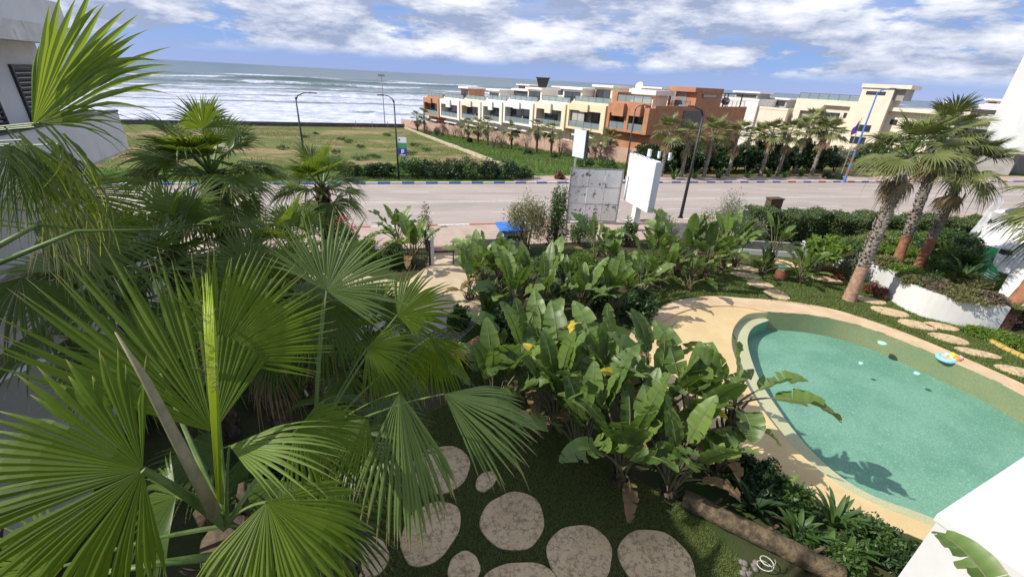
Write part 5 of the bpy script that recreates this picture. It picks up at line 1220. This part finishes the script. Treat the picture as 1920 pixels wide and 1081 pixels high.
# ------------------------------------------------------------------ hedge and shrubs round the garden
def hedge():
    p0 = g(1400, 450); p1 = g(1850, 470); root = thing('hedge', 'long clipped dark hedge along the near side of the road', 'hedge', p0); d = (p1-p0).normalized(); n_ = Vector((-d.y, d.x, 0)); L = (p1-p0).length+3; N = 52000
    s = nrs.uniform(0, L, N); face = nrs.random(N); t = np.where(face < .5, nrs.normal(0, .08, N), nrs.uniform(0, 1.5, N)); z = np.where(face < .5, nrs.uniform(.05, 1.75, N), 1.75+nrs.normal(0, .07, N))
    bump = .12*np.sin(s*1.7)+.1*np.sin(s*4.1+1); t = t+bump*(face < .5); z = z+bump*.8*(face >= .5)
    P = np.array(p0)[None]+s[:, None]*np.array(d)+t[:, None]*np.array(n_); P[:, 2] = z
    V, F, var = leaf_cards(P, .11, aspect=.55); np_mesh('foliage', V, F, 'hedge_leaf', root, var, np.zeros(len(V)))
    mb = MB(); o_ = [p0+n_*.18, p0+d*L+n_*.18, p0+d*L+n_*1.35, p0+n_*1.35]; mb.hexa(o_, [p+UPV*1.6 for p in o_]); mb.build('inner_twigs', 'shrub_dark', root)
hedge()
S = shrub
S('feathery_tree', 'olive feathery small tree left of the old billboard', g(985, 478), 1.5, 3.7, 7000, .12, 'shrub_olive', 'tree', None, .3, 7, 'bark_brown', clumps=40, lump=.34, lift=.7)
S('upright_shrub', 'tall narrow green shrub at the left edge of the old billboard', g(1040, 478), .6, 4.1, 4600, .12, 'shrub_green', 'shrub', None, .4, 5, 'bark_brown', clumps=34, lump=.4)
S('leafy_shrub', 'low mixed shrub in front of the old billboard', g(1085, 458), .9, 1.9, 2600, .12, 'shrub_green', 'shrub', None, .4, 5, clumps=24)
S('leafy_shrub', 'small dark green shrub beside the white billboard post', g(1175, 462), .7, 2.0, 2200, .13, 'shrub_green', 'shrub', None, .5, 5, clumps=24)
S('grey_shrub', 'grey-green airy shrub right of the white billboard', g(1235, 462), 1.1, 2.3, 3400, .1, 'shrub_grey', 'shrub', None, .4, 6, clumps=26, lump=.4)
S('grey_shrub', 'tall airy grey shrub right of the near street lamp', g(1345, 462), 1.3, 3.7, 5000, .1, 'shrub_grey', 'shrub', None, .4, 7, clumps=34, lump=.4)
S('grey_shrub', 'grey shrub in front of the brown utility cabinet', g(1410, 462), .9, 1.9, 2400, .1, 'shrub_grey', 'shrub', None, .4, 6, clumps=26, lump=.4)
S('leafy_shrub', 'bright bushy shrub in the middle of the planting', g(1090, 520), 1.0, 1.5, 3600, .13, 'shrub_bright', 'shrub', None, .4, 5, clumps=26)
S('leafy_shrub', 'pale green bushy shrub left of the middle planting', g(1030, 520), .9, 1.5, 3000, .13, 'shrub_green', 'shrub', None, .4, 5, clumps=26)
S('leafy_shrub', 'rounded green shrub behind the pool lawn', g(1160, 520), .9, 1.4, 2800, .12, 'shrub_green', 'shrub', None, .45, 5, clumps=26)
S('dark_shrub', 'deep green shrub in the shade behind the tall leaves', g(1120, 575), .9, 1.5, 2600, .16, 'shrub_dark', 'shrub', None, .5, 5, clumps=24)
S('flowering_shrub', 'bush with pink red flowers left of the road gate', g(645, 470), .95, 2.0, 2600, .12, 'shrub_green', 'shrub', None, .45, 5, flower=('pink_flower', 420, .10), clumps=26)
S('sparse_tree', 'thin sparse young tree beside the left bird-of-paradise plant', g(800, 470), .5, 3.0, 900, .1, 'shrub_olive', 'tree', None, .5, 6, clumps=24, lump=.4)
for i, (x, y, r, h, m, lb) in enumerate([
    (560, 500, 1.0, 1.6, 'shrub_bright', 'bright green shrub below the smaller fan palm'), (690, 490, .9, 1.4, 'shrub_bright', 'yellow-green shrub near the driveway railing'), (740, 500, .8, 1.3, 'shrub_green', 'green shrub against the driveway railing'),
    (480, 500, 1.1, 1.7, 'shrub_green', 'dark shrub between the two fan palms'), (520, 560, 1.0, 1.2, 'shrub_bright', 'sunlit shrub in front of the sandy path'), (420, 540, 1.2, 1.6, 'shrub_dark', 'shaded shrub beside the white house terrace'),
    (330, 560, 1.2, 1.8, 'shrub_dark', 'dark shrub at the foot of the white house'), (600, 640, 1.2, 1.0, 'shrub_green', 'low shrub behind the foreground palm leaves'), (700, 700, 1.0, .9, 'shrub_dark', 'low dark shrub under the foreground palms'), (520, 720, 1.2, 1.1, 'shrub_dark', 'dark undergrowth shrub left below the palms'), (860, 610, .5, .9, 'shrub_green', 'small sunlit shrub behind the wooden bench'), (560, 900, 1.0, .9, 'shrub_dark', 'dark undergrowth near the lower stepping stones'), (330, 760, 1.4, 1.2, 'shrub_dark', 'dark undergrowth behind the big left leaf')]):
    S('leafy_shrub', lb, g(x, y), r, h, 2600, .13, m, 'shrub', 'shrubs on the left of the garden', .5, 5, clumps=24)
S('red_shrub', 'reddish brown low shrub at the foot of the white planter wall', g(1640, 556), .55, .8, 1200, .12, 'red_plant', 'shrub', None, .35, 5, clumps=20)
S('red_shrub', 'orange brown ground plant left of the tan palm trunk', g(1562, 520), .7, .5, 900, .1, 'red_plant', 'shrub', None, .4, 3, clumps=20)
S('grey_shrub', 'bluish shrub left of the tan palm trunk', g(1590, 522), .8, 1.4, 1800, .12, 'shrub_grey', 'shrub', None, .5, 5, clumps=22)
# planting of the raised bed
for i, (x, y, r, h, m, lb) in enumerate([
    (1660, 500, .7, .6, 'shrub_olive', 'dry trailing plant at the left end of the raised bed'), (1705, 530, .7, .5, 'shrub_olive', 'olive trailing plant over the top of the white wall'), (1760, 545, .8, .55, 'shrub_brown', 'brown trailing plant over the middle of the white wall'), (1810, 565, .8, .6, 'shrub_olive', 'olive trailing plant over the right part of the white wall'), (1850, 570, .7, .6, 'shrub_brown', 'dry trailing plant at the right end of the raised bed'),
    (1760, 515, .8, 1.0, 'shrub_green', 'large-leaved shrub behind the rust-footed palms'), (1790, 500, .9, 1.2, 'shrub_green', 'leafy shrub in the middle of the raised bed'), (1650, 478, .8, .8, 'shrub_bright', 'yellow-green plant behind the tan palm trunk'), (1700, 480, .8, .7, 'shrub_bright', 'bright plant between the two rust-footed palms'), (1690, 512, .7, .55, 'shrub_bright', 'low bright plant in front of the rust-footed palms'), (1740, 535, .7, .6, 'shrub_green', 'green plant above the middle of the white wall'), (1780, 555, .7, .6, 'shrub_olive', 'dry olive plant above the right half of the white wall'), (1825, 540, .7, .7, 'shrub_olive', 'olive plant in front of the step ladder'), (1735, 478, .9, 1.0, 'shrub_dark', 'dark shrub at the back of the raised bed'), (1800, 478, 1.0, 1.3, 'shrub_dark', 'shaded shrub under the white building')]):
    S('bed_plant', lb, g(x, y, ZP-.12), r, h, 2000, .12, m, 'shrub', 'plants of the raised bed', .4, 5, clumps=22)
for i, (x, y, r, h, m, lb) in enumerate([(1830, 628, .5, .45, 'shrub_bright', 'bright green ground cover behind the yellow edging'), (1870, 640, .7, .6, 'shrub_bright', 'green ground cover in the right bed'), (1915, 655, .7, .6, 'shrub_bright', 'green ground cover at the right frame edge'), (1885, 610, .6, 1.1, 'shrub_brown', 'dry twiggy shrub at the rusty palm foot'), (1845, 605, .45, .9, 'shrub_brown', 'bare twiggy shrub at the end of the white wall')]):
    S('bed_plant', lb, g(x, y), r, h, 1900, .1, m, 'shrub', 'plants behind the yellow edging', .4, 4, clumps=22)
for i, (x, y, r, h, m, lb) in enumerate([(1605, 472, .9, .9, 'shrub_green', 'first bush from the left at the foot of the hedge'), (1635, 462, .9, 1.0, 'shrub_olive', 'second bush from the left at the foot of the hedge'), (1668, 460, .9, .8, 'shrub_bright', 'third bush from the left at the foot of the hedge'), (1700, 458, .9, .9, 'shrub_green', 'fourth bush from the left at the foot of the hedge'), (1735, 458, .9, .9, 'shrub_bright', 'fifth bush from the left at the foot of the hedge'), (1770, 460, .9, 1.0, 'shrub_green', 'sixth bush from the left at the foot of the hedge'), (1800, 462, .9, 1.0, 'shrub_dark', 'last bush at the foot of the hedge by the white building')]):
    S('bed_bush', lb, g(x, y, ZP-.12), r, h, 2200, .12, m, 'shrub', 'bushes at the foot of the hedge', .45, 5, clumps=24)
Pb = scatter([(p.x, p.y) for p in inn]+[(23, 15.6), (30, 18), (32, 27), (24, 27.2), (18.5, 24.5)], 60000); Pb[:, 2] = ZP-.12
grass('bed_grass', 'rough green ground cover of the raised palm bed', Pb, .16, .035, 'lawn_blade')
for i, (x, y, lb) in enumerate([(1800, 530, 'spiky strap plant in the middle of the raised bed'), (1770, 490, 'arching strap plant behind the rust-footed palms'), (1815, 505, 'tall strap plant beside the green netting')]): rosette('strap_plant', lb, g(x, y, ZP-.12), 22, 1.3, .15, 'shrub_green' if i != 1 else 'shrub_bright', 'plant', 'strap plants in the raised bed', 640+i, 1.1, .6)
# ------------------------------------------------------------------ bird-of-paradise plants
SL = [strel_leaf(rnd.uniform(.9, 1.4), rnd.uniform(.95, 1.25), rnd.uniform(.21, .28), RD(l), RD(b_), 400+i, tears=tr, roll=ro) for i, (l, b_, tr, ro) in enumerate([(6, 20, .5, 0), (12, 28, .7, .3), (18, 40, .8, -.3), (24, 45, .7, .2), (30, 60, .9, 0), (36, 70, .8, -.2), (44, 75, .9, .3), (16, 30, .4, .5), (26, 50, .6, -.5), (52, 70, .9, 0)])]
SLY = [strel_leaf(1.2, 1.1, .24, RD(30), RD(50), 450, 'strel_yellow', .5)]
SLD = [strel_leaf(.7, .9, .16, RD(58), RD(95), 455+k_, 'strel_dead', .9, 0, .6) for k_ in range(2)]
SLB = [strel_leaf(rnd.uniform(.7, 1.1), rnd.uniform(.7, .95), rnd.uniform(.14, .19), RD(l), RD(b_), 470+i, tears=.25, roll=ro) for i, (l, b_, ro) in enumerate([(8, 15, 0), (16, 30, .3), (26, 40, -.3), (36, 45, .2), (46, 50, 0)])]
def strel(label, base, n_, scale, protos, seed, az=None, stem=0, group=None, yellow=0, lean=(0, 0), name='bird_of_paradise', spread=.9):
    R_ = random.Random(seed); base = Vector(base); root = thing(name, label, 'plant', base, group)
    top = Vector((lean[0], lean[1], stem))
    mb = trunk_mesh(base-UPV*.05, base+Vector((lean[0], lean[1], max(.12, stem))), .13*scale, .10*scale, None, None, 8, 8, .08, 14 if stem else 4, seed, .25); mb.build('stem', 'bark_brown', root)
    az = R_.uniform(0, 3.14) if az is None else az
    for i in range(n_):
        t = (i+.5)/n_; k = min(len(protos)-1, int(t*len(protos)+R_.uniform(-.8, .8))); k = max(0, k)
        q = az+math.pi*(i % 2)+R_.gauss(0, spread)
        p = protos[k] if R_.random() > yellow else SLY[0]
        if protos is SL and i >= n_-2 and R_.random() < .7: p = R_.choice(SLD)
        inst(p, 'leaf', root, top+Vector((R_.uniform(-.12, .12), R_.uniform(-.12, .12), 0)), (R_.uniform(-.1, .1), R_.uniform(-.1, .1), q), scale*R_.uniform(.85, 1.12))
    return root
GC = 'tall bird-of-paradise clump beside the pool'
for i, (x, y, n_, sc, st, ln, yl, lb) in enumerate([
    (935, 790, 13, 1.0, .2, (-.1, .1), 0, 'bird-of-paradise plant at the left end of the clump by the bench'),
    (985, 745, 15, 1.1, .3, (0, .1), .06, 'tall bird-of-paradise plant at the back left of the clump'),
    (1035, 800, 15, 1.05, .3, (.1, 0), .12, 'bird-of-paradise plant left of the clump centre'),
    (1085, 860, 14, 1.0, .2, (0, 0), .08, 'bird-of-paradise plant in front left overhanging the stones'),
    (1130, 780, 15, 1.05, .3, (0, .1), .04, 'bird-of-paradise plant at the back of the clump near the coping'),
    (1160, 905, 15, 1.0, .3, (0, -.05), .05, 'bird-of-paradise plant at the front of the clump centre'),
    (1215, 820, 15, 1.05, .4, (.1, .05), .1, 'bird-of-paradise plant at the clump centre with a yellow leaf'),
    (1255, 930, 12, .95, .3, (0, 0), 0, 'bird-of-paradise plant at the front right beside the log'),
    (1278, 858, 13, 1.0, .5, (.15, .1), 0, 'bird-of-paradise plant right of the clump centre by the beach'),
    (1205, 752, 12, 1.0, .4, (.1, .1), 0, 'bird-of-paradise plant at the back right by the pool beach')]):
    strel(lb, g(x, y), n_+1, sc*1.14, SL, 500+i, None, st, GC, yl*.35, ln)
arch = thing('bird_of_paradise', 'bird-of-paradise stem with two torn leaves arching over the water', 'plant', g(1335, 900), GC)
ab = g(1335, 900); at = dp(1378, 762, 10.6)-ab
trunk_mesh(ab-UPV*.05, ab+at, .16, .12, None, None, 14, 10, .08, 40, 77, .3).build('stem', 'bark_brown', arch)
for i, (ln_, bd_, q, lp, L_) in enumerate([(42, 55, .0, .7, 1.15), (58, 66, -.4, .9, 1.45), (12, 20, 2.2, .8, 1.1), (30, 45, 2.9, .8, 1.1), (70, 70, -1.6, .4, .8), (60, 70, 3.6, .5, .8)]):
    inst(strel_leaf(lp, L_, .34, RD(ln_), RD(bd_), 480+i, tears=.6, roll=(.3, .3, -.4, .2, 0, 0)[i], vfold=.15), 'leaf', arch, at, (0, 0, q), 1.0)
GB = 'smaller bird-of-paradise plants along the garden edge'
for i, (x, y, n_, sc, st, lb) in enumerate([
    (905, 540, 11, 1.1, .2, 'bird-of-paradise plant in front of the solid gate'), (940, 548, 11, 1.05, .2, 'bird-of-paradise plant in front of the blue booth'), (880, 560, 9, .95, .1, 'low bird-of-paradise plant at the driveway edge'), (990, 555, 11, 1.0, .2, 'bird-of-paradise plant below the feathery tree'),
    (1110, 500, 11, 1.0, .5, 'bird-of-paradise plant below the old billboard'), (1140, 515, 10, .95, .3, 'low bird-of-paradise plant under the white billboard'), (1215, 520, 11, 1.1, .5, 'bird-of-paradise plant right of the white billboard post'),
    (1268, 520, 12, 1.2, .8, 'tall bird-of-paradise plant at the near street lamp'), (1320, 528, 13, 1.15, .5, 'broad bird-of-paradise plant behind the pool lawn'), (1350, 510, 12, 1.1, .8, 'bird-of-paradise plant left of the slatted fence'), (1290, 545, 11, .9, .2, 'low bird-of-paradise plant on the pool lawn edge'), (1060, 548, 10, .9, .2, 'low bird-of-paradise plant in the middle planting'),
    (748, 476, 13, .95, .5, 'large bird-of-paradise plant left of the road gate'), (775, 500, 11, 1.1, .3, 'bird-of-paradise plant leaning over the railing')]):
    strel(lb, g(x, y), n_, sc, SL if i != 11 else SLB, 540+i, None, st, GB)
for i, (x, y, n_, sc, lb) in enumerate([(960, 600, 12, 1.1, 'bird-of-paradise plant behind the tall clump on the left'), (1020, 590, 12, 1.1, 'bird-of-paradise plant behind the tall clump, second from the left'), (1085, 600, 12, 1.1, 'bird-of-paradise plant behind the tall clump, third from the left'), (1145, 590, 12, 1.05, 'bird-of-paradise plant behind the tall clump near the coping'), (1200, 560, 11, 1.0, 'bird-of-paradise plant at the outer bend of the coping'), (1240, 535, 11, 1.0, 'bird-of-paradise plant at the left end of the pool lawn'), (1375, 500, 11, .95, 'bird-of-paradise plant at the left end of the slatted fence')]):
    strel(lb, g(x, y), n_, sc, SL, 580+i, None, .3, GB)
rosette('strap_plant', 'large dark strap-leaved plant in the dark middle of the garden', g(1050, 565), 30, 1.7, .11, 'shrub_dark', 'plant', None, 650, 1.2, .6)
rosette('strap_plant', 'spiky green strap-leaved plant beside the sandy driveway', g(915, 585), 30, 1.5, .1, 'shrub_green', 'plant', None, 651, 1.1, .6)
rosette('strap_plant', 'spiky strap-leaved plant in front of the rounded shrub', g(1175, 540), 30, 1.6, .1, 'shrub_bright', 'plant', None, 652, 1.1, .6)
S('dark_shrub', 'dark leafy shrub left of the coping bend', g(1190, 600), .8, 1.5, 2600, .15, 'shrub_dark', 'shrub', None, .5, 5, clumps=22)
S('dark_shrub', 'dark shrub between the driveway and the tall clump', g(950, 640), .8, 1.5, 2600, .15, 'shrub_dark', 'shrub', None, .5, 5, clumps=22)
GS = 'young plants on the pool lawn'
strel('young bird-of-paradise on a bare pale stem by the slatted fence', g(1438, 506), 10, 1.15, SLB, 560, None, 1.0, GS)
strel('low bushy plant left of the barrel', g(1428, 514), 13, .75, SLB, 561, None, .05, GS)
strel('broad low leafy plant right of the barrel', g(1498, 530), 18, 1.05, SLB, 562, None, .1, GS)
b = g(1530, 512); S('frangipani', 'small branching tree with thick stems and leaf tufts', b, 1.15, 2.3, 1300, .34, 'shrub_bright', 'tree', None, .32, 9, 'bark_grey', clumps=18, lump=.32, lift=.8)
strel('bird-of-paradise leaves close by in the lower right corner', (4.1, 1.55, 0), 11, .75, SL, 571, .2, 4.0, None, 0, (.2, .1))
# bed between log and pool beach
for i, (x, y, n_, L_, W_, m, lb) in enumerate([(1455, 930, 22, .75, .15, 'shrub_bright', 'upright strap-leaved rosette at the beach edge'), (1560, 985, 20, .8, .11, 'shrub_green', 'spiky green rosette in the middle of the bed'), (1410, 960, 18, .8, .1, 'shrub_dark', 'dark strap plant behind the log'), (1490, 1010, 20, .75, .12, 'shrub_green', 'arching strap plant above the log'), (1540, 1050, 16, .6, .16, 'shrub_bright', 'yellow-green broad-leaved plant at the log end'), (1345, 900, 16, .9, .1, 'shrub_green', 'grassy strap plant beside the leaning stem'), (1590, 1040, 16, .6, .13, 'shrub_green', 'small rosette near the white wing')]):
    rosette('strap_rosette', lb, g(x, y), n_, L_, W_, m, 'plant', 'rosettes in the bed by the pool', 600+i, 1.1, .55, 0)
for i, (x, y, r, h, n_, m, fl, lb) in enumerate([(1420, 920, .6, .95, 3600, 'shrub_dark', ('pink_flower', 14, .05), 'dark leafy shrub with a few small flowers in the bed'), (1480, 960, .5, .8, 2400, 'shrub_green', None, 'leafy shrub at the edge of the beach'), (1620, 1020, .55, .7, 3000, 'shrub_green', None, 'fine leaved shrub by the white wing'), (1570, 1060, .5, .6, 2400, 'shrub_green', None, 'low shrub behind the log end'), (1660, 1040, .5, .75, 2600, 'shrub_dark', None, 'dark fine shrub against the white wing'), (1380, 890, .45, .8, 2000, 'shrub_dark', None, 'dark shrub under the leaning stem'), (1520, 1030, .4, .5, 1800, 'shrub_dark', None, 'low dark shrub in the middle of the bed')]):
    S('bed_shrub', lb, g(x, y), r, h, int(n_*.7), .11, m, 'shrub', 'shrubs in the bed by the pool', .42, 6, flower=fl, clumps=14, lump=.42)
# ------------------------------------------------------------------ lawns
lawn1 = px2([(640, 840), (880, 740), (1000, 770), (1120, 860), (1290, 950), (1420, 1085), (600, 1090)])
grass('lawn_grass', 'short dark lawn between the stepping stones', scatter(lawn1, 150000, STN[:11]), .05, .012, 'lawn_blade')
grass('lawn_grass', 'dry brown blades scattered through the shaded lawn', scatter(lawn1, 60000, STN[:11]), .045, .011, 'grass_dry')
lawn2 = px2([(1180, 610), (1230, 560), (1240, 505), (1390, 480), (1500, 484), (1600, 510), (1650, 545), (1720, 592), (1820, 616), (1960, 700), (1960, 735), (1860, 695), (1720, 633), (1560, 579), (1400, 559), (1330, 555), (1260, 565), (1215, 592)])
grass('lawn_grass', 'green lawn between the pool coping and the white wall', scatter(lawn2, 170000, STN[11:]), .075, .024, 'lawn_blade')
grass('lawn_grass', 'small lawn patch between path and bench', scatter(px2([(760, 640), (880, 600), (980, 640), (960, 720), (860, 740), (760, 700)]), 40000), .06, .015, 'grass_blade')
# ------------------------------------------------------------------ foreground fan palms, leaf by leaf
def hero(root, crown, hub, tip, nrm, spread, nseg, droop, R_, mat='palm_leaf', fold=.05, cup=.03, split=.5, pw=.016, rows=9, pm='petiole', name='frond', tipb=.9, sag=.05, brkp=.14):
    mb = MB(); hub = Vector(hub); tip = Vector(tip); ax = tip-hub
    petiole(mb, crown, hub, pw, 1, sag)
    fan(mb, hub, ax, nrm, ax.length, RD(spread), nseg, droop, R_, rows, split, cup, fold, 0, tipb, brkp)
    return mb.build(name, [mat, pm], root, False)
def to_cam(p, up=.0, side=0): v = (Vector(cC)-Vector(p)).normalized(); return v+UPV*up+Vector((side, 0, 0))
def fg():
    R_ = random.Random(77)
    # first palm: crown low in the frame on the left
    cr = dp(425, 985, 3.3); root = thing('fan_palm', 'foreground fan palm with huge leaf filling the lower left', 'palm tree', (cr.x, cr.y, 0), 'foreground fan palms')
    trunk_mesh((cr.x, cr.y, -.05), cr-UPV*.1, .24, .2, None, None, 34, 14, .06, 90, 3, .22).build('trunk', ['bark_brown'], root, True)
    A = lambda *a, **k: hero(root, cr, *a, R_=R_, **k)
    h = dp(268, 880, 2.75); A(h, dp(-130, 955, 2.45), to_cam(h, -.15, .45), 190, 48, .16, mat='palm_leaf', split=.7, pw=.03, cup=-.05, fold=-.02)
    h = dp(500, 940, 2.7); A(h, dp(610, 1130, 2.5), to_cam(h, .9), 165, 44, .35, fold=-.18, split=.7, mat='palm_leaf')
    h = dp(400, 810, 3.4); A(h, dp(265, 470, 3.9), to_cam(h, -.1, .4), 100, 34, .05, split=.55, mat='palm_leaf')
    h = dp(405, 672, 3.8); A(h, dp(560, 505, 4.2), to_cam(h, .2), 135, 44, .08, split=.6, mat='palm_leaf')
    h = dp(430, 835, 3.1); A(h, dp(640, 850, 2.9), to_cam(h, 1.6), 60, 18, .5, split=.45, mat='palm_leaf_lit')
    h = dp(120, 1060, 2.9); A(h, dp(-150, 1140, 2.8), to_cam(h, .8), 120, 30, .3)
    h = dp(300, 700, 4.4); A(h, dp(230, 560, 4.9), to_cam(h, .4, -.3), 150, 36, .2)
    h = dp(560, 800, 4.0); A(h, dp(700, 860, 4.2), to_cam(h, .9), 160, 38, .6, fold=-.1)
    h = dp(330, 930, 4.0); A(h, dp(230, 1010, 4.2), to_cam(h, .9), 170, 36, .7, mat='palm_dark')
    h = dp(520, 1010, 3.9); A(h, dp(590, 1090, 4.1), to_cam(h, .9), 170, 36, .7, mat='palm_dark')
    # unopened spear leaf and the cut dry stalk
    mb = MB(); p0 = dp(412, 940, 3.3); p1 = dp(396, 640, 3.2); p2 = dp(380, 455, 3.3)
    for k in range(7):
        a = (k-3)*.012; off = Vector((a*.9, 0, 0)); top = p1.lerp(p2, R_.uniform(.35, 1))
        mb.tube([p0+off*.3, p1+off, top+off*1.2], [.016, .02, .003], 5, 0, True, .5)
    mb.build('spear_leaf', 'spear_leaf', root, True)
    mb = MB(); mb.tube([dp(405, 965, 3.1), dp(345, 850, 2.9), dp(275, 715, 2.75), dp(216, 622, 2.7)], [.055, .045, .032, .006], 8, 0, True, .55); mb.build('dry_stalk', 'petiole_dry', root, True)
    mb = MB(); mb.tube([dp(420, 1040, 3.2), dp(300, 1055, 3.0), dp(160, 1078, 2.9)], [.045, .03, .02], 8, 0, True, .5); mb.build('leaf_stalk', 'petiole', root, True)
    for k in range(60):
        mb = MB() if k == 0 else mb; q = p1.lerp(p2, R_.uniform(-.5, .6))+Vector((R_.uniform(-.03, .03), 0, 0)); d = Vector((R_.uniform(-.16, .05), R_.uniform(-.05, .05), R_.uniform(-.08, .1)))
        mb.tube([q, q+d*.6+UPV*.03, q+d], .0016, 3, 0, False)
    o = mb.build('fibres', 'petiole_dry', root); o['kind'] = 'stuff'
    # second palm: crown behind, hanging leaves in the centre
    cr = dp(590, 830, 5.6); root = thing('fan_palm', 'foreground fan palm with leaves hanging over the stepping stones', 'palm tree', (cr.x, cr.y, 0), 'foreground fan palms')
    trunk_mesh((cr.x, cr.y, -.05), cr-UPV*.1, .24, .2, None, None, 30, 12, .06, 80, 4, .22).build('trunk', ['bark_brown'], root, True)
    A = lambda *a, **k: hero(root, cr, *a, R_=R_, **k)
    h = dp(748, 735, 4.3); A(h, dp(768, 1010, 4.4), to_cam(h, .2), 60, 30, .25, split=.74, fold=-.4, mat='palm_pale', tipb=.86)
    h = dp(832, 738, 4.8); A(h, dp(1010, 812, 5.0), to_cam(h, .9), 80, 34, .35, split=.7, fold=-.3, mat='palm_pale', tipb=.84)
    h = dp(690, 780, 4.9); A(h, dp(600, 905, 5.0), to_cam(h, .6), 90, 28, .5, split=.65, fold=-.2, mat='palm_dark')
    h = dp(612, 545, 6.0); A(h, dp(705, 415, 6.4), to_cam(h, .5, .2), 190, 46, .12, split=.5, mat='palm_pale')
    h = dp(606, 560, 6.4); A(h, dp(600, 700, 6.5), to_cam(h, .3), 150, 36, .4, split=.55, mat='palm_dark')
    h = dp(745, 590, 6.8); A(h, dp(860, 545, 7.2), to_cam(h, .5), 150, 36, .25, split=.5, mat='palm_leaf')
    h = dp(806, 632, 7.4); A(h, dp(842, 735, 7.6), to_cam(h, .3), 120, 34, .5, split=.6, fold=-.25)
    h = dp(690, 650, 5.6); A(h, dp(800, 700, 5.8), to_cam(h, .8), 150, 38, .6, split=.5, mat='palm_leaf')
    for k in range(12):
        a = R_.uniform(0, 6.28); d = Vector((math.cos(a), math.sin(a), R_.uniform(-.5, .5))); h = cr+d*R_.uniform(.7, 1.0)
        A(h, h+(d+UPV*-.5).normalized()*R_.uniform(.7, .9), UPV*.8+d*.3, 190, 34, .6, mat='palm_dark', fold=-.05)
    # third palm at the left edge, blown leaf against the sky
    cr = dp(-520, 430, 4.2); root = thing('fan_palm', 'fan palm at the left edge with wind-folded leaf against the sky', 'palm tree', (cr.x, cr.y, 0), 'foreground fan palms')
    trunk_mesh((cr.x, cr.y, -.05), cr-UPV*.1, .22, .19, None, None, 30, 12, .06, 80, 5, .22).build('trunk', ['bark_brown'], root, True)
    A = lambda *a, **k: hero(root, cr, *a, R_=R_, **k)
    h = dp(62, 235, 3.4); A(h, dp(215, -10, 3.5), to_cam(h, .1, .6), 40, 12, .14, brkp=.35, split=.66, mat='palm_leaf_lit', fold=.2, cup=.0)
    h = dp(66, 238, 3.45); A(h, dp(300, 55, 3.7), to_cam(h, .3, .6), 34, 11, .2, brkp=.4, split=.6, mat='palm_leaf_lit', fold=.25, cup=.0)
    h = dp(60, 240, 3.5); A(h, dp(130, 20, 3.6), to_cam(h, .1, -.6), 26, 8, .12, brkp=.3, split=.55, mat='palm_leaf', fold=.2, cup=.0)
    h = dp(75, 230, 3.45); A(h, dp(270, 200, 3.6), to_cam(h, .5, .3), 40, 10, .75, split=.35, mat='palm_leaf')
    h = dp(45, 262, 3.3); A(h, dp(75, 420, 3.2), to_cam(h, .2), 110, 46, .5, split=.3, mat='palm_leaf', fold=-.2)
    h = dp(100, 300, 3.5); A(h, dp(120, 410, 3.5), to_cam(h, .2), 80, 20, .6, split=.4, mat='palm_leaf', fold=-.2)
    h = dp(118, 360, 4.2); A(h, dp(315, 385, 4.6), to_cam(h, .5), 80, 34, .22, split=.55, mat='palm_leaf')
    h = dp(100, 400, 4.0); A(h, dp(125, 520, 4.0), to_cam(h, .2), 70, 20, .3, split=.4, mat='palm_olive', fold=-.2, tipb=.6)
    h = dp(60, 420, 4.4); A(h, dp(220, 470, 4.9), to_cam(h, .8), 120, 30, .7, mat='palm_dark')
    h = dp(20, 270, 3.2); A(h, dp(15, 440, 3.1), to_cam(h, .2), 120, 40, .5, split=.3, mat='palm_dark', fold=-.2)
    h = dp(110, 270, 3.6); A(h, dp(140, 400, 3.5), to_cam(h, .2), 70, 16, .5, split=.3, mat='palm_dark', fold=-.2)
    h = dp(60, 300, 3.4); A(h, dp(70, 470, 3.3), to_cam(h, .2), 90, 30, .4, split=.3, mat='palm_mid', fold=-.2, tipb=.7)
    h = dp(130, 440, 4.6); A(h, dp(290, 520, 5.0), to_cam(h, .6), 130, 34, .4, mat='palm_mid')
    h = dp(40, 520, 4.6); A(h, dp(60, 650, 4.6), to_cam(h, .4), 150, 34, .4, mat='palm_dark')
    # ragged dry strands hanging from the old leaves
    for k in range(46):
        a = dp(R_.uniform(-5, 150), R_.uniform(230, 330), R_.uniform(3.1, 3.6)); L_ = R_.uniform(.35, .85); w = R_.uniform(.006, .014); sw_ = Vector((R_.uniform(-.12, .16), R_.uniform(-.1, .1), 0)); mb = MB(); vs = []; var = []; tip = []
        for j in range(6):
            t = j/5; p = a+sw_*t*t-UPV*(L_*t)+Vector((.12*math.sin(3*t), 0, .1*(1-t)*t)); ww = w*(1-.9*t); vs += [p-Vector((ww, 0, 0)), p+Vector((ww, .004, 0))]; var += [t]*2; tip += [max(0, t-.5)*1.6]*2
        mb.add(vs, [(2*j, 2*j+1, 2*j+3, 2*j+2) for j in range(5)], 0, var, tip); mb.build('hanging_strand', R_.choice(('palm_mid', 'palm_olive', 'palm_leaf', 'palm_olive')), root)
    for (x0, y0, x1, y1) in ((-20, 470, 170, 432), (-20, 500, 300, 430)):
        mb = MB(); a = dp(x0, y0, 3.0); b = dp(x1, y1, 3.6); mb.tube([a, a.lerp(b, .5)+UPV*.12, b], [.02, .014, .006], 6); mb.build('leaf_stalk', 'petiole', root, True)
fg()
